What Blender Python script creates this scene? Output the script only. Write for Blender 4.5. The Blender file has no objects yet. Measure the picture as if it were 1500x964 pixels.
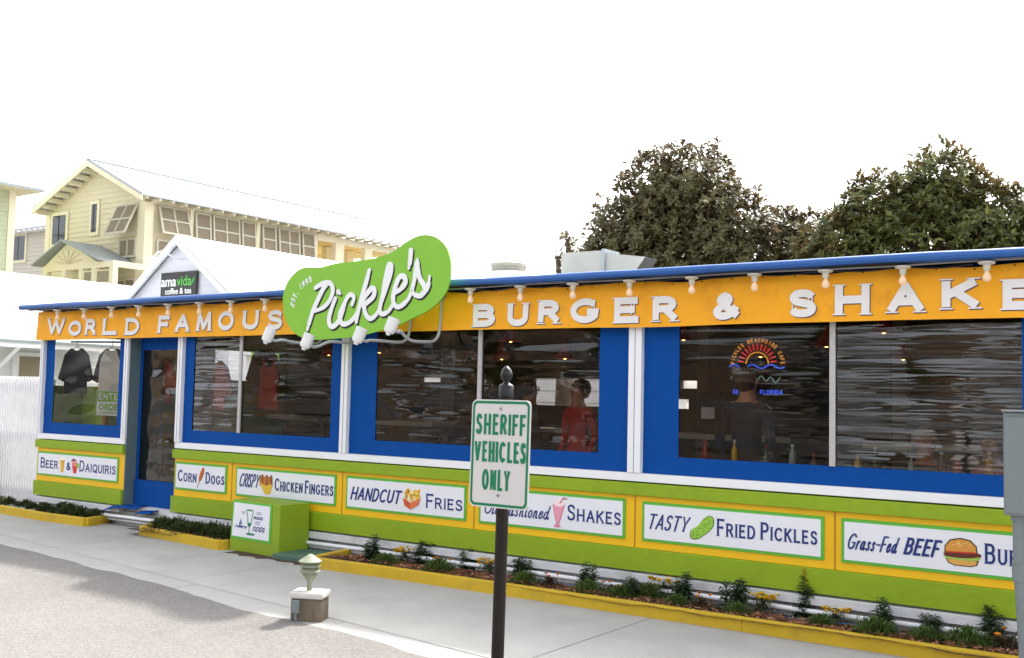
import bpy, bmesh, math, random
from mathutils import Vector, Matrix, noise
from math import sin, cos, pi, radians, atan2, hypot
random.seed(7)
SC = bpy.context.scene
COL = SC.collection

# ------------------------------------------------------------------ camera, sky, sun, exposure
cd = bpy.data.cameras.new('camera'); cam = bpy.data.objects.new('camera', cd); COL.objects.link(cam)
cd.sensor_width = 36.0; cd.lens = 1546.5 / 1500 * 36; cd.clip_start = .05; cd.clip_end = 2000
yaw, pit, rol = radians(-35.1869), radians(3.6926), radians(1.2672)
fw = Vector((sin(yaw)*cos(pit), cos(yaw)*cos(pit), sin(pit)))
rt = Vector((cos(yaw), -sin(yaw), 0)); up = rt.cross(fw)
r2 = rt*cos(rol) + up*sin(rol); u2 = -rt*sin(rol) + up*cos(rol)
cam.matrix_world = Matrix(((r2.x, u2.x, -fw.x, 0), (r2.y, u2.y, -fw.y, 0), (r2.z, u2.z, -fw.z, 1.6), (0, 0, 0, 1)))
SC.camera = cam
SC.render.resolution_x = 1024; SC.render.resolution_y = 658

SUN_EL, SUN_AZ = radians(52), radians(3)      # sun behind the restaurant
w = bpy.data.worlds.new('World'); SC.world = w; w.use_nodes = True
nt = w.node_tree; bg = nt.nodes['Background']
sky = nt.nodes.new('ShaderNodeTexSky'); sky.sky_type = 'NISHITA'; sky.sun_disc = False
sky.sun_elevation = SUN_EL; sky.sun_rotation = SUN_AZ
sky.air_density = 1.0; sky.dust_density = 4.0; sky.ozone_density = 1.0
hs = nt.nodes.new('ShaderNodeHueSaturation'); hs.inputs['Saturation'].default_value = .22
nt.links.new(sky.outputs[0], hs.inputs['Color']); nt.links.new(hs.outputs[0], bg.inputs[0])
bg.inputs[1].default_value = .15
sd = bpy.data.lights.new('sun', 'SUN'); sd.energy = 2.0; sd.angle = radians(2.5); sd.color = (1, .95, .86)
sun = bpy.data.objects.new('sun', sd); COL.objects.link(sun)
sv = Vector((sin(SUN_AZ)*cos(SUN_EL), cos(SUN_AZ)*cos(SUN_EL), sin(SUN_EL)))
sun.rotation_euler = sv.to_track_quat('Z', 'Y').to_euler()
vs = SC.view_settings; vs.view_transform = 'Standard'; vs.look = 'None'; vs.gamma = 1; vs.use_curve_mapping = False
vs.exposure = 1.82

# ------------------------------------------------------------------ materials
def lin(c):
    return tuple(((x/255)/12.92 if x/255 <= .04045 else ((x/255+.055)/1.055)**2.4) for x in c)
MATS = {}
def mat(name, rgb, rough=.6, var=.08, vscale=6, bump=0, bscale=60, metal=0, spec=.4, k=1.0, stretch=(1,1,1), dirt=0, dirt_rgb=(70,60,48), dscale=2.5):
    if name in MATS: return MATS[name]
    m = bpy.data.materials.new(name); m.use_nodes = True; MATS[name] = m
    t = m.node_tree; N = t.nodes; L = t.links; b = N['Principled BSDF']
    c = [x*k for x in lin(rgb)]
    b.inputs['Roughness'].default_value = rough; b.inputs['Metallic'].default_value = metal
    b.inputs['Specular IOR Level'].default_value = spec
    tc = N.new('ShaderNodeTexCoord'); mp = N.new('ShaderNodeMapping'); mp.inputs['Scale'].default_value = stretch
    L.new(tc.outputs['Object'], mp.inputs[0])
    nz = N.new('ShaderNodeTexNoise'); nz.inputs['Scale'].default_value = vscale; nz.inputs['Detail'].default_value = 6
    L.new(mp.outputs[0], nz.inputs['Vector'])
    mr = N.new('ShaderNodeMapRange'); mr.inputs[1].default_value = .25; mr.inputs[2].default_value = .75
    mr.inputs[3].default_value = 1-var; mr.inputs[4].default_value = 1+var
    L.new(nz.outputs[0], mr.inputs[0])
    vm = N.new('ShaderNodeVectorMath'); vm.operation = 'SCALE'; vm.inputs[0].default_value = c
    L.new(mr.outputs[0], vm.inputs['Scale'])
    out = vm.outputs[0]
    if dirt:
        n2 = N.new('ShaderNodeTexNoise'); n2.inputs['Scale'].default_value = dscale; n2.inputs['Detail'].default_value = 8; n2.inputs['Roughness'].default_value = .7
        L.new(mp.outputs[0], n2.inputs['Vector'])
        m2 = N.new('ShaderNodeMapRange'); m2.inputs[1].default_value = .52; m2.inputs[2].default_value = .75; m2.inputs[4].default_value = dirt
        L.new(n2.outputs[0], m2.inputs[0])
        mx = N.new('ShaderNodeMix'); mx.data_type = 'RGBA'; L.new(m2.outputs[0], mx.inputs[0]); L.new(out, mx.inputs[6])
        mx.inputs[7].default_value = (*lin(dirt_rgb), 1); out = mx.outputs[2]
    L.new(out, b.inputs['Base Color'])
    if bump:
        n3 = N.new('ShaderNodeTexNoise'); n3.inputs['Scale'].default_value = bscale; n3.inputs['Detail'].default_value = 5
        L.new(mp.outputs[0], n3.inputs['Vector'])
        bp = N.new('ShaderNodeBump'); bp.inputs['Strength'].default_value = bump; bp.inputs['Distance'].default_value = .01
        L.new(n3.outputs[0], bp.inputs['Height']); L.new(bp.outputs[0], b.inputs['Normal'])
    return m
def emis(name, rgb, strength):
    m = bpy.data.materials.new(name); m.use_nodes = True; MATS[name] = m
    b = m.node_tree.nodes['Principled BSDF']; b.inputs['Base Color'].default_value = (*lin(rgb), 1)
    b.inputs['Emission Color'].default_value = (*lin(rgb), 1); b.inputs['Emission Strength'].default_value = strength
    return m
def leafmat(name, c1, c2, back=None, rough=.5, trans=.15):
    m = bpy.data.materials.new(name); m.use_nodes = True; MATS[name] = m
    t = m.node_tree; N = t.nodes; L = t.links; b = N['Principled BSDF']
    g = N.new('ShaderNodeNewGeometry'); rp = N.new('ShaderNodeValToRGB')
    rp.color_ramp.elements[0].color = (*c1, 1); rp.color_ramp.elements[1].color = (*c2, 1)
    L.new(g.outputs['Random Per Island'], rp.inputs[0]); out = rp.outputs[0]
    if back:
        mx = N.new('ShaderNodeMix'); mx.data_type = 'RGBA'; L.new(g.outputs['Backfacing'], mx.inputs[0]); L.new(out, mx.inputs[6])
        mx.inputs[7].default_value = (*back, 1); out = mx.outputs[2]
    L.new(out, b.inputs['Base Color']); b.inputs['Roughness'].default_value = rough
    b.inputs['Specular IOR Level'].default_value = .35
    if trans:
        tr = N.new('ShaderNodeBsdfTranslucent'); L.new(out, tr.inputs[0]); ms = N.new('ShaderNodeMixShader'); ms.inputs[0].default_value = trans
        L.new(b.outputs[0], ms.inputs[1]); L.new(tr.outputs[0], ms.inputs[2]); L.new(ms.outputs[0], N['Material Output'].inputs[0])
    return m
def vinyl(name, strength, sx, sz, tint=.82, rough=.035, seed=0, dist=.02, k=.75):
    m = bpy.data.materials.new(name); m.use_nodes = True; MATS[name] = m
    t = m.node_tree; N = t.nodes; L = t.links; N.remove(N['Principled BSDF'])
    tc = N.new('ShaderNodeTexCoord'); mp = N.new('ShaderNodeMapping'); mp.inputs['Scale'].default_value = (sx, 1, sz); mp.inputs['Location'].default_value = (seed*3.1, 0, seed*1.7)
    L.new(tc.outputs['Object'], mp.inputs[0])
    nz = N.new('ShaderNodeTexNoise'); nz.inputs['Scale'].default_value = 1; nz.inputs['Detail'].default_value = 2.2; nz.inputs['Roughness'].default_value = .45; nz.inputs['Distortion'].default_value = .3
    L.new(mp.outputs[0], nz.inputs['Vector'])
    # large slow patches where the film is slack
    n2 = N.new('ShaderNodeTexNoise'); n2.inputs['Scale'].default_value = 1.6; n2.inputs['Detail'].default_value = 2
    m3 = N.new('ShaderNodeMapping'); m3.inputs['Location'].default_value = (seed*5.3, 0, seed*2.9); L.new(tc.outputs['Object'], m3.inputs[0]); L.new(m3.outputs[0], n2.inputs['Vector'])
    mr = N.new('ShaderNodeMapRange'); mr.inputs[1].default_value = .42; mr.inputs[2].default_value = .62; mr.inputs[3].default_value = .12; mr.inputs[4].default_value = 1.0; L.new(n2.outputs[0], mr.inputs[0])
    mu = N.new('ShaderNodeMath'); mu.operation = 'MULTIPLY'; mu.inputs[1].default_value = strength; L.new(mr.outputs[0], mu.inputs[0])
    bp = N.new('ShaderNodeBump'); bp.inputs['Distance'].default_value = dist; L.new(nz.outputs[0], bp.inputs['Height']); L.new(mu.outputs[0], bp.inputs['Strength'])
    fr = N.new('ShaderNodeFresnel'); fr.inputs[0].default_value = 1.5; L.new(bp.outputs[0], fr.inputs['Normal'])
    gl = N.new('ShaderNodeBsdfGlossy'); gl.inputs['Roughness'].default_value = rough; L.new(bp.outputs[0], gl.inputs['Normal'])
    tr = N.new('ShaderNodeBsdfTransparent'); tr.inputs[0].default_value = (tint, tint*.98, tint*.93, 1)
    fm = N.new('ShaderNodeMath'); fm.operation = 'MULTIPLY'; fm.use_clamp = True; fm.inputs[1].default_value = k; L.new(fr.outputs[0], fm.inputs[0])
    ms = N.new('ShaderNodeMixShader'); L.new(fm.outputs[0], ms.inputs[0]); L.new(tr.outputs[0], ms.inputs[1]); L.new(gl.outputs[0], ms.inputs[2])
    L.new(ms.outputs[0], N['Material Output'].inputs[0])
    return m

M_white = mat('white_paint', (238,238,240), .5, .03, dirt=.25, dirt_rgb=(150,145,135), dscale=3)
M_trim = mat('white_trim', (240,240,243), .4, .02, 4, dirt=.1, dirt_rgb=(170,168,165))
M_dirtywhite = mat('dirty_white', (214,213,216), .7, .06, 8, dirt=.55, dirt_rgb=(105,98,90), dscale=5, bump=.2)
M_lime = mat('lime_panel', (142,170,22), .6, .07, 14, bump=.25, bscale=160, dirt=.25, dirt_rgb=(104,124,24), dscale=1.6, stretch=(1,1,2))
M_limebox = mat('lime_box', (140,166,34), .55, .05, 10, dirt=.15, dirt_rgb=(80,110,30))
M_yellow = mat('yellow_panel', (244,190,18), .5, .05, 5, bump=.1, bscale=120, dirt=.22, dirt_rgb=(190,130,20))
M_border = mat('sign_border_green', (96,182,60), .5, .03)
M_board = mat('sign_white', (236,236,243), .35, .015)
M_navy = mat('navy_lettering', (28,52,120), .5, .05)
M_blue = mat('blue_canvas', (4,72,150), .75, .06, 5, bump=.25, bscale=300, spec=.15)
M_bluetube = mat('blue_vinyl_roll', (22,86,160), .32, .08, 5, spec=.6)
M_orange = mat('orange_banner', (246,170,16), .6, .05, 4, dirt=.5, dirt_rgb=(190,112,14), dscale=3.5, bump=.25, bscale=30)
M_letter = mat('banner_letter', (234,230,228), .6, .03)
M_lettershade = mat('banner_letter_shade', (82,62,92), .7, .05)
M_pickle = mat('pickle_sign_green', (134,192,54), .45, .03)
M_pickleedge = mat('pickle_sign_edge', (120,180,50), .5, .04)
M_scriptw = mat('script_white', (240,240,240), .4, .01)
M_black = mat('black_paint', (22,22,24), .35, .1)
M_lampwhite = mat('lamp_white', (236,236,236), .35, .03)
M_grey = mat('grey_pipe', (140,142,146), .4, .06, metal=.2)
M_greybox = mat('grey_electric', (120,128,130), .45, .05, 8)
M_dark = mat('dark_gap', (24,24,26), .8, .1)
M_armgrey = mat('arm_grey', (172,172,176), .4, .05)
M_wood = mat('weathered_wood', (114,102,86), .85, .25, 9, bump=.6, bscale=40, stretch=(6,6,.5))
M_woodcap = mat('post_cap', (206,200,194), .8, .12, 9, dirt=.4, dirt_rgb=(140,120,110), dscale=6, bump=.3)
M_lantern = mat('sage_lantern', (132,138,116), .5, .08, 12)
M_bulb = emis('lit_bulb', (222,190,158), .09)
M_bulbcore = emis('bulb_core', (255,214,150), 1.2)
M_socket = mat('porcelain', (206,202,190), .35, .04)
M_cable = mat('black_cable', (28,27,27), .6)
M_concrete = mat('concrete', (176,174,169), .9, .09, 2.2, bump=1.0, bscale=70, dirt=.7, dirt_rgb=(154,150,144), dscale=.8)
M_kerbband = mat('kerb_concrete', (166,164,161), .9, .05, 3, bump=.3, bscale=120, dirt=.3, dirt_rgb=(150,147,142), dscale=2)
M_yellowkerb = mat('yellow_timber', (206,170,40), .7, .08, 7, dirt=.5, dirt_rgb=(150,128,60), dscale=4, bump=.2, bscale=50)
M_soil = mat('soil', (78,56,42), .95, .3, 20, bump=.8, bscale=60)
M_green_slab = mat('green_slab', (84,112,96), .8, .1, dirt=.4, dirt_rgb=(60,75,66))
M_signgreen = mat('road_sign_green', (12,124,84), .4, .03)
M_signface = mat('road_sign_white', (214,210,208), .35, .02)
M_pole = mat('dark_bronze_pole', (38,32,28), .6, .12, 12, spec=.2)
M_metal = mat('galvanised', (158,159,158), .5, .08, 4, metal=.05)
M_steel = mat('stainless', (150,145,136), .4, .15, 6, metal=.15)
M_hose = mat('blue_hose', (60,110,170), .4)
M_cream = mat('cream_siding', (216,206,174), .7, .03, 2)
M_creamtrim = mat('cream_trim', (230,221,190), .6, .02, 2)
M_roofmetal = mat('white_metal_roof', (226,230,232), .4, .03, 1.5, spec=.5)
M_roofhouse = mat('pale_metal_roof', (172,176,180), .5, .03, 1.5)
M_roofgrey = mat('grey_metal_roof', (150,158,162), .4, .05, 2, metal=.2)
M_shutter = mat('shutter_frame', (196,190,170), .6, .04)
M_louver = mat('shutter_louver', (150,138,116), .7, .08, 3)
M_glass = mat('dark_glass', (42,52,58), .08, .1, spec=.8)
M_sage = mat('sage_siding', (184,190,158), .7, .03, 2)
M_greysiding = mat('grey_siding', (206,200,186), .7, .03, 2)
M_shopgrey = mat('grey_green_siding', (92,112,118), .7, .08, 6)
M_fence = mat('white_fence', (236,234,238), .6, .04, 3, dirt=.25, dirt_rgb=(160,155,150), dscale=4)
M_signblack = mat('charcoal_sign', (42,40,42), .5, .05)
M_signlime = mat('sign_leaf_green', (60,150,60), .5)
M_interior = mat('dark_interior', (66,58,48), .8, .15, 1.5)
M_floor = mat('deck_floor', (96,84,70), .8, .15, 4)
M_wallgreen = mat('lime_wall', (176,214,58), .7, .08)
M_table = mat('table_top', (178,168,150), .4, .08)
M_redshade = mat('red_enamel', (165,30,28), .4, .05)
M_red = mat('red_cloth', (176,34,30), .8, .1)
M_navycloth = mat('navy_cloth', (30,34,48), .85, .1)
M_whitecloth = mat('white_cloth', (226,224,220), .85, .04)
M_greycloth = mat('charcoal_cloth', (58,58,62), .85, .1)
M_skin = mat('skin', (170,118,94), .55, .05)
M_hair = mat('hair', (58,42,32), .7, .2)
M_bark = mat('bark', (96,82,68), .9, .2, 8, bump=.6, bscale=20)
M_stem = mat('green_stem', (70,92,44), .7)

# ground: pale sandy gravel
def gravel():
    m = mat('sand_gravel', (118,115,112), .95, .08, .9, bump=1.0, bscale=60, k=1.0, dirt=.45, dirt_rgb=(104,99,95), dscale=2.2)
    t = m.node_tree; N = t.nodes; L = t.links; b = N['Principled BSDF']
    src = b.inputs['Base Color'].links[0].from_socket
    tc = N.new('ShaderNodeTexCoord'); v = N.new('ShaderNodeTexVoronoi'); v.inputs['Scale'].default_value = 55; L.new(tc.outputs['Object'], v.inputs['Vector'])
    mr = N.new('ShaderNodeMapRange'); mr.inputs[1].default_value = 0; mr.inputs[2].default_value = 1; mr.inputs[3].default_value = .82; mr.inputs[4].default_value = 1.15
    sp = N.new('ShaderNodeSeparateColor'); L.new(v.outputs['Color'], sp.inputs[0]); L.new(sp.outputs[0], mr.inputs[0])
    vm = N.new('ShaderNodeVectorMath'); vm.operation = 'SCALE'; L.new(src, vm.inputs[0]); L.new(mr.outputs[0], vm.inputs['Scale']); L.new(vm.outputs[0], b.inputs['Base Color'])
    return m
M_gravel = gravel()

# ------------------------------------------------------------------ object helpers
ORG = {}
def link(o): COL.objects.link(o); return o
def tag(o, label=None, cat=None, group=None, kind=None):
    if label: o['label'] = label
    if cat: o['category'] = cat
    if group: o['group'] = group
    if kind: o['kind'] = kind
    return o
def E(name, loc, label, cat, group=None):
    o = link(bpy.data.objects.new(name, None)); o.location = loc; o.empty_display_size = .1; ORG[o.name] = Vector(loc)
    return tag(o, label, cat, group)
class MB:
    def __init__(s): s.v = []; s.f = []; s.m = []; s.mats = []
    def mi(s, m):
        if m not in s.mats: s.mats.append(m)
        return s.mats.index(m)
    def poly(s, pts, m):
        n = len(s.v); s.v += [Vector(p) for p in pts]; s.f.append(list(range(n, n+len(pts)))); s.m.append(s.mi(m)); return s
    def box(s, x0, x1, y0, y1, z0, z1, m):
        n = len(s.v); k = s.mi(m)
        s.v += [Vector((x, y, z)) for x in (x0, x1) for y in (y0, y1) for z in (z0, z1)]
        for f in ((0,1,3,2),(4,6,7,5),(0,4,5,1),(2,3,7,6),(0,2,6,4),(1,5,7,3)): s.f.append([n+i for i in f]); s.m.append(k)
        return s
    def prism(s, pts, y0, y1, m, fn=None, back=True, mside=None):     # outline in x,z; fn maps (x,d,z)
        fn = fn or (lambda x, y, z: Vector((x, y, z)))
        n = len(s.v); c = len(pts); k = s.mi(m); ks = s.mi(mside or m)
        s.v += [fn(x, y0, z) for x, z in pts] + [fn(x, y1, z) for x, z in pts]
        s.f.append(list(range(n, n+c))); s.m.append(k)
        if back: s.f.append(list(range(n+2*c-1, n+c-1, -1))); s.m.append(k)
        for i in range(c):
            j = (i+1) % c; s.f.append([n+i, n+c+i, n+c+j, n+j]); s.m.append(ks)
        return s
    def tube(s, path, r, m, n=8, cap=True, closed=False):
        path = [Vector(p) for p in path]; k = s.mi(m); b0 = len(s.v); L = len(path)
        rr = r if isinstance(r, (list, tuple)) else [r]*L
        prev = None
        for i, p in enumerate(path):
            if i == 0: t = path[1]-path[0]
            elif i == L-1: t = path[-1]-path[-2]
            else: t = (path[i+1]-path[i]).normalized() + (path[i]-path[i-1]).normalized()
            t.normalize()
            if prev is None:
                a = Vector((0,0,1)) if abs(t.z) < .9 else Vector((1,0,0)); u = t.cross(a).normalized()
            else: u = (prev - t*prev.dot(t)).normalized()
            prev = u; v = t.cross(u)
            for q in range(n):
                a = 2*pi*q/n; s.v.append(p + (u*cos(a) + v*sin(a))*rr[i])
        for i in range(L-1):
            for q in range(n):
                a = b0+i*n+q; b = b0+i*n+(q+1) % n; s.f.append([a, b, b+n, a+n]); s.m.append(k)
        if cap:
            s.f.append([b0+q for q in range(n)][::-1]); s.m.append(k); s.f.append([b0+(L-1)*n+q for q in range(n)]); s.m.append(k)
        return s
    def lathe(s, prof, c, m, n=16, mtx=None):
        k = s.mi(m); b0 = len(s.v); c = Vector(c)
        for r, z in prof:
            for q in range(n):
                a = 2*pi*q/n; p = Vector((r*cos(a), r*sin(a), z)); s.v.append(c + (mtx @ p if mtx else p))
        for i in range(len(prof)-1):
            for q in range(n):
                a = b0+i*n+q; b = b0+i*n+(q+1) % n; s.f.append([a, b, b+n, a+n]); s.m.append(k)
        s.f.append([b0+q for q in range(n)][::-1]); s.m.append(k)
        s.f.append([b0+(len(prof)-1)*n+q for q in range(n)]); s.m.append(k)
        return s
    def build(s, name, parent=None, loc=None, smooth=0, bevel=0, fix=True):
        org = Vector(loc) if loc is not None else (ORG[parent.name] if parent else Vector((0,0,0)))
        me = bpy.data.meshes.new(name); me.from_pydata([v-org for v in s.v], [], s.f)
        for m in s.mats: me.materials.append(m)
        me.polygons.foreach_set('material_index', s.m)
        if fix:
            bm = bmesh.new(); bm.from_mesh(me); bmesh.ops.recalc_face_normals(bm, faces=bm.faces); bm.to_mesh(me); bm.free()
        if smooth:
            me.polygons.foreach_set('use_smooth', [True]*len(me.polygons)); me.set_sharp_from_angle(angle=radians(smooth))
        o = link(bpy.data.objects.new(name, me)); ORG[o.name] = org
        if parent: o.parent = parent
        else: o.location = org
        if bevel:
            b = o.modifiers.new('bevel', 'BEVEL'); b.width = bevel; b.segments = 2; b.limit_method = 'ANGLE'; b.angle_limit = radians(40)
        return o
def kids(o): return [c for c in bpy.data.objects if c.parent == o]
def copy_tree(o, loc=None, rz=None, scale=None, label=None, parent=None):
    c = o.copy(); COL.objects.link(c); c.parent = parent
    if loc is not None: c.location = loc
    if rz is not None: c.rotation_euler = (0, 0, rz)
    if scale is not None: c.scale = (scale,)*3
    if label: c['label'] = label
    for ch in kids(o): copy_tree(ch, parent=c)
    return c
def catmull(P, n=6):
    P = [Vector((*p, 0)) if len(p) == 2 else Vector(p) for p in P]
    if len(P) < 3: return P
    Q = [P[0]*2-P[1]] + P + [P[-1]*2-P[-2]]; out = []
    for i in range(1, len(Q)-2):
        a, b, c, d = Q[i-1:i+3]
        for k in range(n):
            t = k/n; out.append(.5*((2*b)+(c-a)*t+(2*a-5*b+4*c-d)*t*t+(3*b-a-3*c+d)*t**3))
    out.append(P[-1]); return out

# ------------------------------------------------------------------ stroke lettering
def arc(cx, cy, rx, ry, a0, a1, n=12): return [(cx+rx*cos(radians(a0+(a1-a0)*i/n)), cy+ry*sin(radians(a0+(a1-a0)*i/n))) for i in range(n+1)]
def sm(p, n=4): return [(q.x, q.y) for q in catmull(p, n)]
CAPS = {
 'A': (.78, [[(0,0),(.39,1)], [(.78,0),(.39,1)], [(.13,.33),(.65,.33)]]),
 'B': (.62, [[(0,0),(0,1)], [(0,1)]+arc(.33,.765,.24,.235,90,-90,8)+[(0,.53)], [(.3,.53)]+arc(.34,.265,.28,.265,90,-90,8)+[(0,0)]]),
 'C': (.76, [arc(.43,.5,.43,.5,42,318,18)]),
 'D': (.7, [[(0,0),(0,1)], [(0,1)]+arc(.28,.5,.42,.5,90,-90,12)+[(0,0)]]),
 'E': (.54, [[(0,0),(0,1)], [(0,1),(.5,1)], [(0,.53),(.42,.53)], [(0,0),(.53,0)]]),
 'F': (.52, [[(0,0),(0,1)], [(0,1),(.52,1)], [(0,.5),(.42,.5)]]),
 'G': (.84, [arc(.43,.5,.43,.5,42,325,18)+[(.8,.42),(.52,.42)]]),
 'H': (.7, [[(0,0),(0,1)], [(.7,0),(.7,1)], [(0,.5),(.7,.5)]]),
 'I': (.02, [[(0.01,0),(0.01,1)]]),
 'K': (.68, [[(0,0),(0,1)], [(.64,1),(0,.42)], [(.22,.6),(.68,0)]]),
 'L': (.52, [[(0,1),(0,0)], [(0,0),(.52,0)]]),
 'M': (.86, [[(0,0),(.06,1)], [(.06,1),(.43,.06)], [(.43,.06),(.80,1)], [(.80,1),(.86,0)]]),
 'N': (.7, [[(0,0),(0,1)], [(0,1),(.7,0)], [(.7,0),(.7,1)]]),
 'O': (.84, [arc(.42,.5,.42,.5,90,450,24)]),
 'P': (.6, [[(0,0),(0,1)], [(0,1)]+arc(.33,.74,.27,.26,90,-90,8)+[(0,.48)]]),
 'Q': (.84, [arc(.42,.5,.42,.5,90,450,24), [(.5,.22),(.82,-.06)]]),
 'R': (.66, [[(0,0),(0,1)], [(0,1)]+arc(.33,.75,.27,.25,90,-90,8)+[(0,.5)], [(.32,.5),(.66,0)]]),
 'S': (.6, [sm([(.57,.8),(.48,.95),(.3,1.0),(.11,.95),(.03,.77),(.12,.6),(.3,.52),(.5,.43),(.58,.25),(.5,.06),(.28,0),(.09,.05),(.01,.2)])]),
 'T': (.7, [[(.35,0),(.35,1)], [(0,1),(.7,1)]]),
 'U': (.68, [[(0,1)]+arc(.34,.34,.34,.34,180,360,10)+[(.68,1)]]),
 'V': (.76, [[(0,1),(.38,0)], [(.76,1),(.38,0)]]),
 'W': (1.06, [[(0,1),(.27,0)], [(.27,0),(.53,.92)], [(.53,.92),(.79,0)], [(.79,0),(1.06,1)]]),
 'Y': (.72, [[(0,1),(.36,.46),(.72,1)], [(.36,.46),(.36,0)]]),
 '&': (.8, [sm([(.78,0),(.5,.32),(.2,.64),(.14,.82),(.3,1),(.46,.86),(.4,.68),(.12,.42),(.0,.22),(.1,.04),(.3,0),(.55,.12),(.74,.46)])]),
 '.': (.04, [[(0,0),(0,.06)]]), '-': (.4, [[(0,.42),(.4,.42)]]),
 '1': (.2, [[(0,.78),(.18,1),(.18,0)]]),
 '9': (.52, [arc(.26,.7,.25,.29,0,360,16), [(.51,.72),(.42,.2),(.16,0)]]),
 '3': (.5, [sm([(.02,.84),(.14,.97),(.3,1),(.45,.86),(.4,.62),(.2,.53)]), sm([(.2,.53),(.44,.46),(.5,.25),(.36,.03),(.16,0),(.0,.15)])]),
}
CAPS['4'] = (.5, [[(.4,0),(.4,1),(0,.3),(.55,.3)]])
LOW = {
 'a': (.56, [sm([(.42,.5),(.25,.56),(.06,.4),(.04,.12),(.18,0),(.34,.12),(.42,.5)]), sm([(.43,.52),(.4,.12),(.48,0),(.6,.1)])]),
 'd': (.58, [sm([(.42,.5),(.25,.56),(.06,.4),(.04,.12),(.18,0),(.34,.12),(.42,.5)]), sm([(.46,1),(.41,.2),(.5,0),(.62,.1)])]),
 'e': (.42, [sm([(.06,.28),(.3,.34),(.36,.48),(.24,.56),(.08,.42),(.05,.15),(.18,0),(.36,.08),(.46,.2)])]),
 's': (.4, [sm([(.34,.46),(.22,.56),(.1,.46),(.16,.34),(.3,.2),(.28,.05),(.12,0),(0,.08)])]),
 'r': (.36, [[(.08,.54),(.06,0)], sm([(.06,.3),(.18,.5),(.34,.54)])]),
 'h': (.5, [[(.1,1),(.06,0)], sm([(.06,.3),(.2,.54),(.34,.46),(.34,.1),(.42,0),(.5,.06)])]),
 'n': (.5, [[(.08,.54),(.06,0)], sm([(.06,.3),(.2,.54),(.34,.46),(.34,.1),(.42,0),(.5,.06)])]),
 'i': (.24, [sm([(.08,.54),(.06,.1),(.14,0),(.24,.08)]), [(.1,.72),(.1,.79)]]),
 'o': (.46, [arc(.23,.28,.2,.28,90,450,16)]),
 'l': (.28, [sm([(.12,1),(.08,.12),(.16,0),(.28,.08)])]),
 'f': (.36, [sm([(.42,.9),(.32,1),(.22,.85),(.14,.2),(.1,-.2)]), [(.04,.52),(.34,.52)]]),
 'm': (.76, [[(.08,.54),(.06,0)], sm([(.06,.3),(.18,.54),(.3,.46),(.3,0)]), sm([(.3,.3),(.44,.54),(.58,.46),(.58,.1),(.66,0),(.74,.06)])]),
 'v': (.46, [[(0,.55),(.2,0),(.42,.55)]]),
 'c': (.44, [arc(.25,.28,.23,.28,45,315,12)]),
 't': (.32, [[(.14,.8),(.14,.08),(.28,0)], [(0,.54),(.3,.54)]]),
}
LAYER = [0]
def ribbon(mb, pts, wd, y0, dep, m, fn, taper=None, round_end=False, square=0):
    P = [Vector((p[0], p[1])) for p in pts]
    Q = [P[0]]
    for p in P[1:]:
        if (p-Q[-1]).length > 1e-5: Q.append(p)
    # subdivide long runs so lettering follows cloth
    P = [Q[0]]
    for p in Q[1:]:
        k = max(1, int((p-P[-1]).length/.05)); a = P[-1]
        for i in range(1, k+1): P.append(a.lerp(p, i/k))
    if square and (P[0]-P[-1]).length > 1e-4 and len(P) > 1:
        P[0] = P[0]+(P[0]-P[1]).normalized()*wd/2*square; P[-1] = P[-1]+(P[-1]-P[-2]).normalized()*wd/2*square
    n = len(P)
    if n < 2: return
    closed = (P[0]-P[-1]).length < 1e-4
    if closed: P = P[:-1]; n -= 1
    Lf, Rt = [], []
    for i in range(n):
        a = P[i-1] if (i > 0 or closed) else None; b = P[(i+1) % n] if (i < n-1 or closed) else None
        d1 = (P[i]-a).normalized() if a is not None else None; d2 = (b-P[i]).normalized() if b is not None else None
        d1 = d1 or d2; d2 = d2 or d1
        n1 = Vector((-d1.y, d1.x)); n2 = Vector((-d2.y, d2.x)); nn = n1+n2
        if nn.length < .2: nn = n1.copy()
        nn.normalize(); k = min(1.9, 1/max(.3, nn.dot(n1)))
        h = wd/2*k*(taper[min(len(taper)-1, int(i/(n-1)*(len(taper)-1)+.5))] if taper else 1)
        Lf.append(P[i]+nn*h); Rt.append(P[i]-nn*h)
    LAYER[0] = (LAYER[0]+1) % 9; y0 = y0 - LAYER[0]*.00012
    k = mb.mi(m); b0 = len(mb.v)
    for i in range(n):
        yo = y0-2.5e-5*i
        for p in (Lf[i], Rt[i]):
            mb.v.append(fn(p.x, yo, p.y)); mb.v.append(fn(p.x, y0+dep, p.y))
    rng = range(n) if closed else range(n-1)
    for i in rng:
        a = b0+4*i; b = b0+4*((i+1) % n)
        for f in ((a, a+2, b+2, b), (a, b, b+1, a+1), (a+2, a+3, b+3, b+2)): mb.f.append(list(f)); mb.m.append(k)
    if not closed:
        for i in (0, n-1): a = b0+4*i; mb.f.append([a, a+1, a+3, a+2]); mb.m.append(k)
    if round_end and not closed:
        for c, hh in ((P[0], (Lf[0]-P[0]).length), (P[-1], (Lf[-1]-P[-1]).length)):
            mb.prism([(c.x+hh*cos(2*pi*q/14), c.y+hh*sin(2*pi*q/14)) for q in range(14)], y0-.0001, y0+dep, m, fn, back=False)
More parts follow.
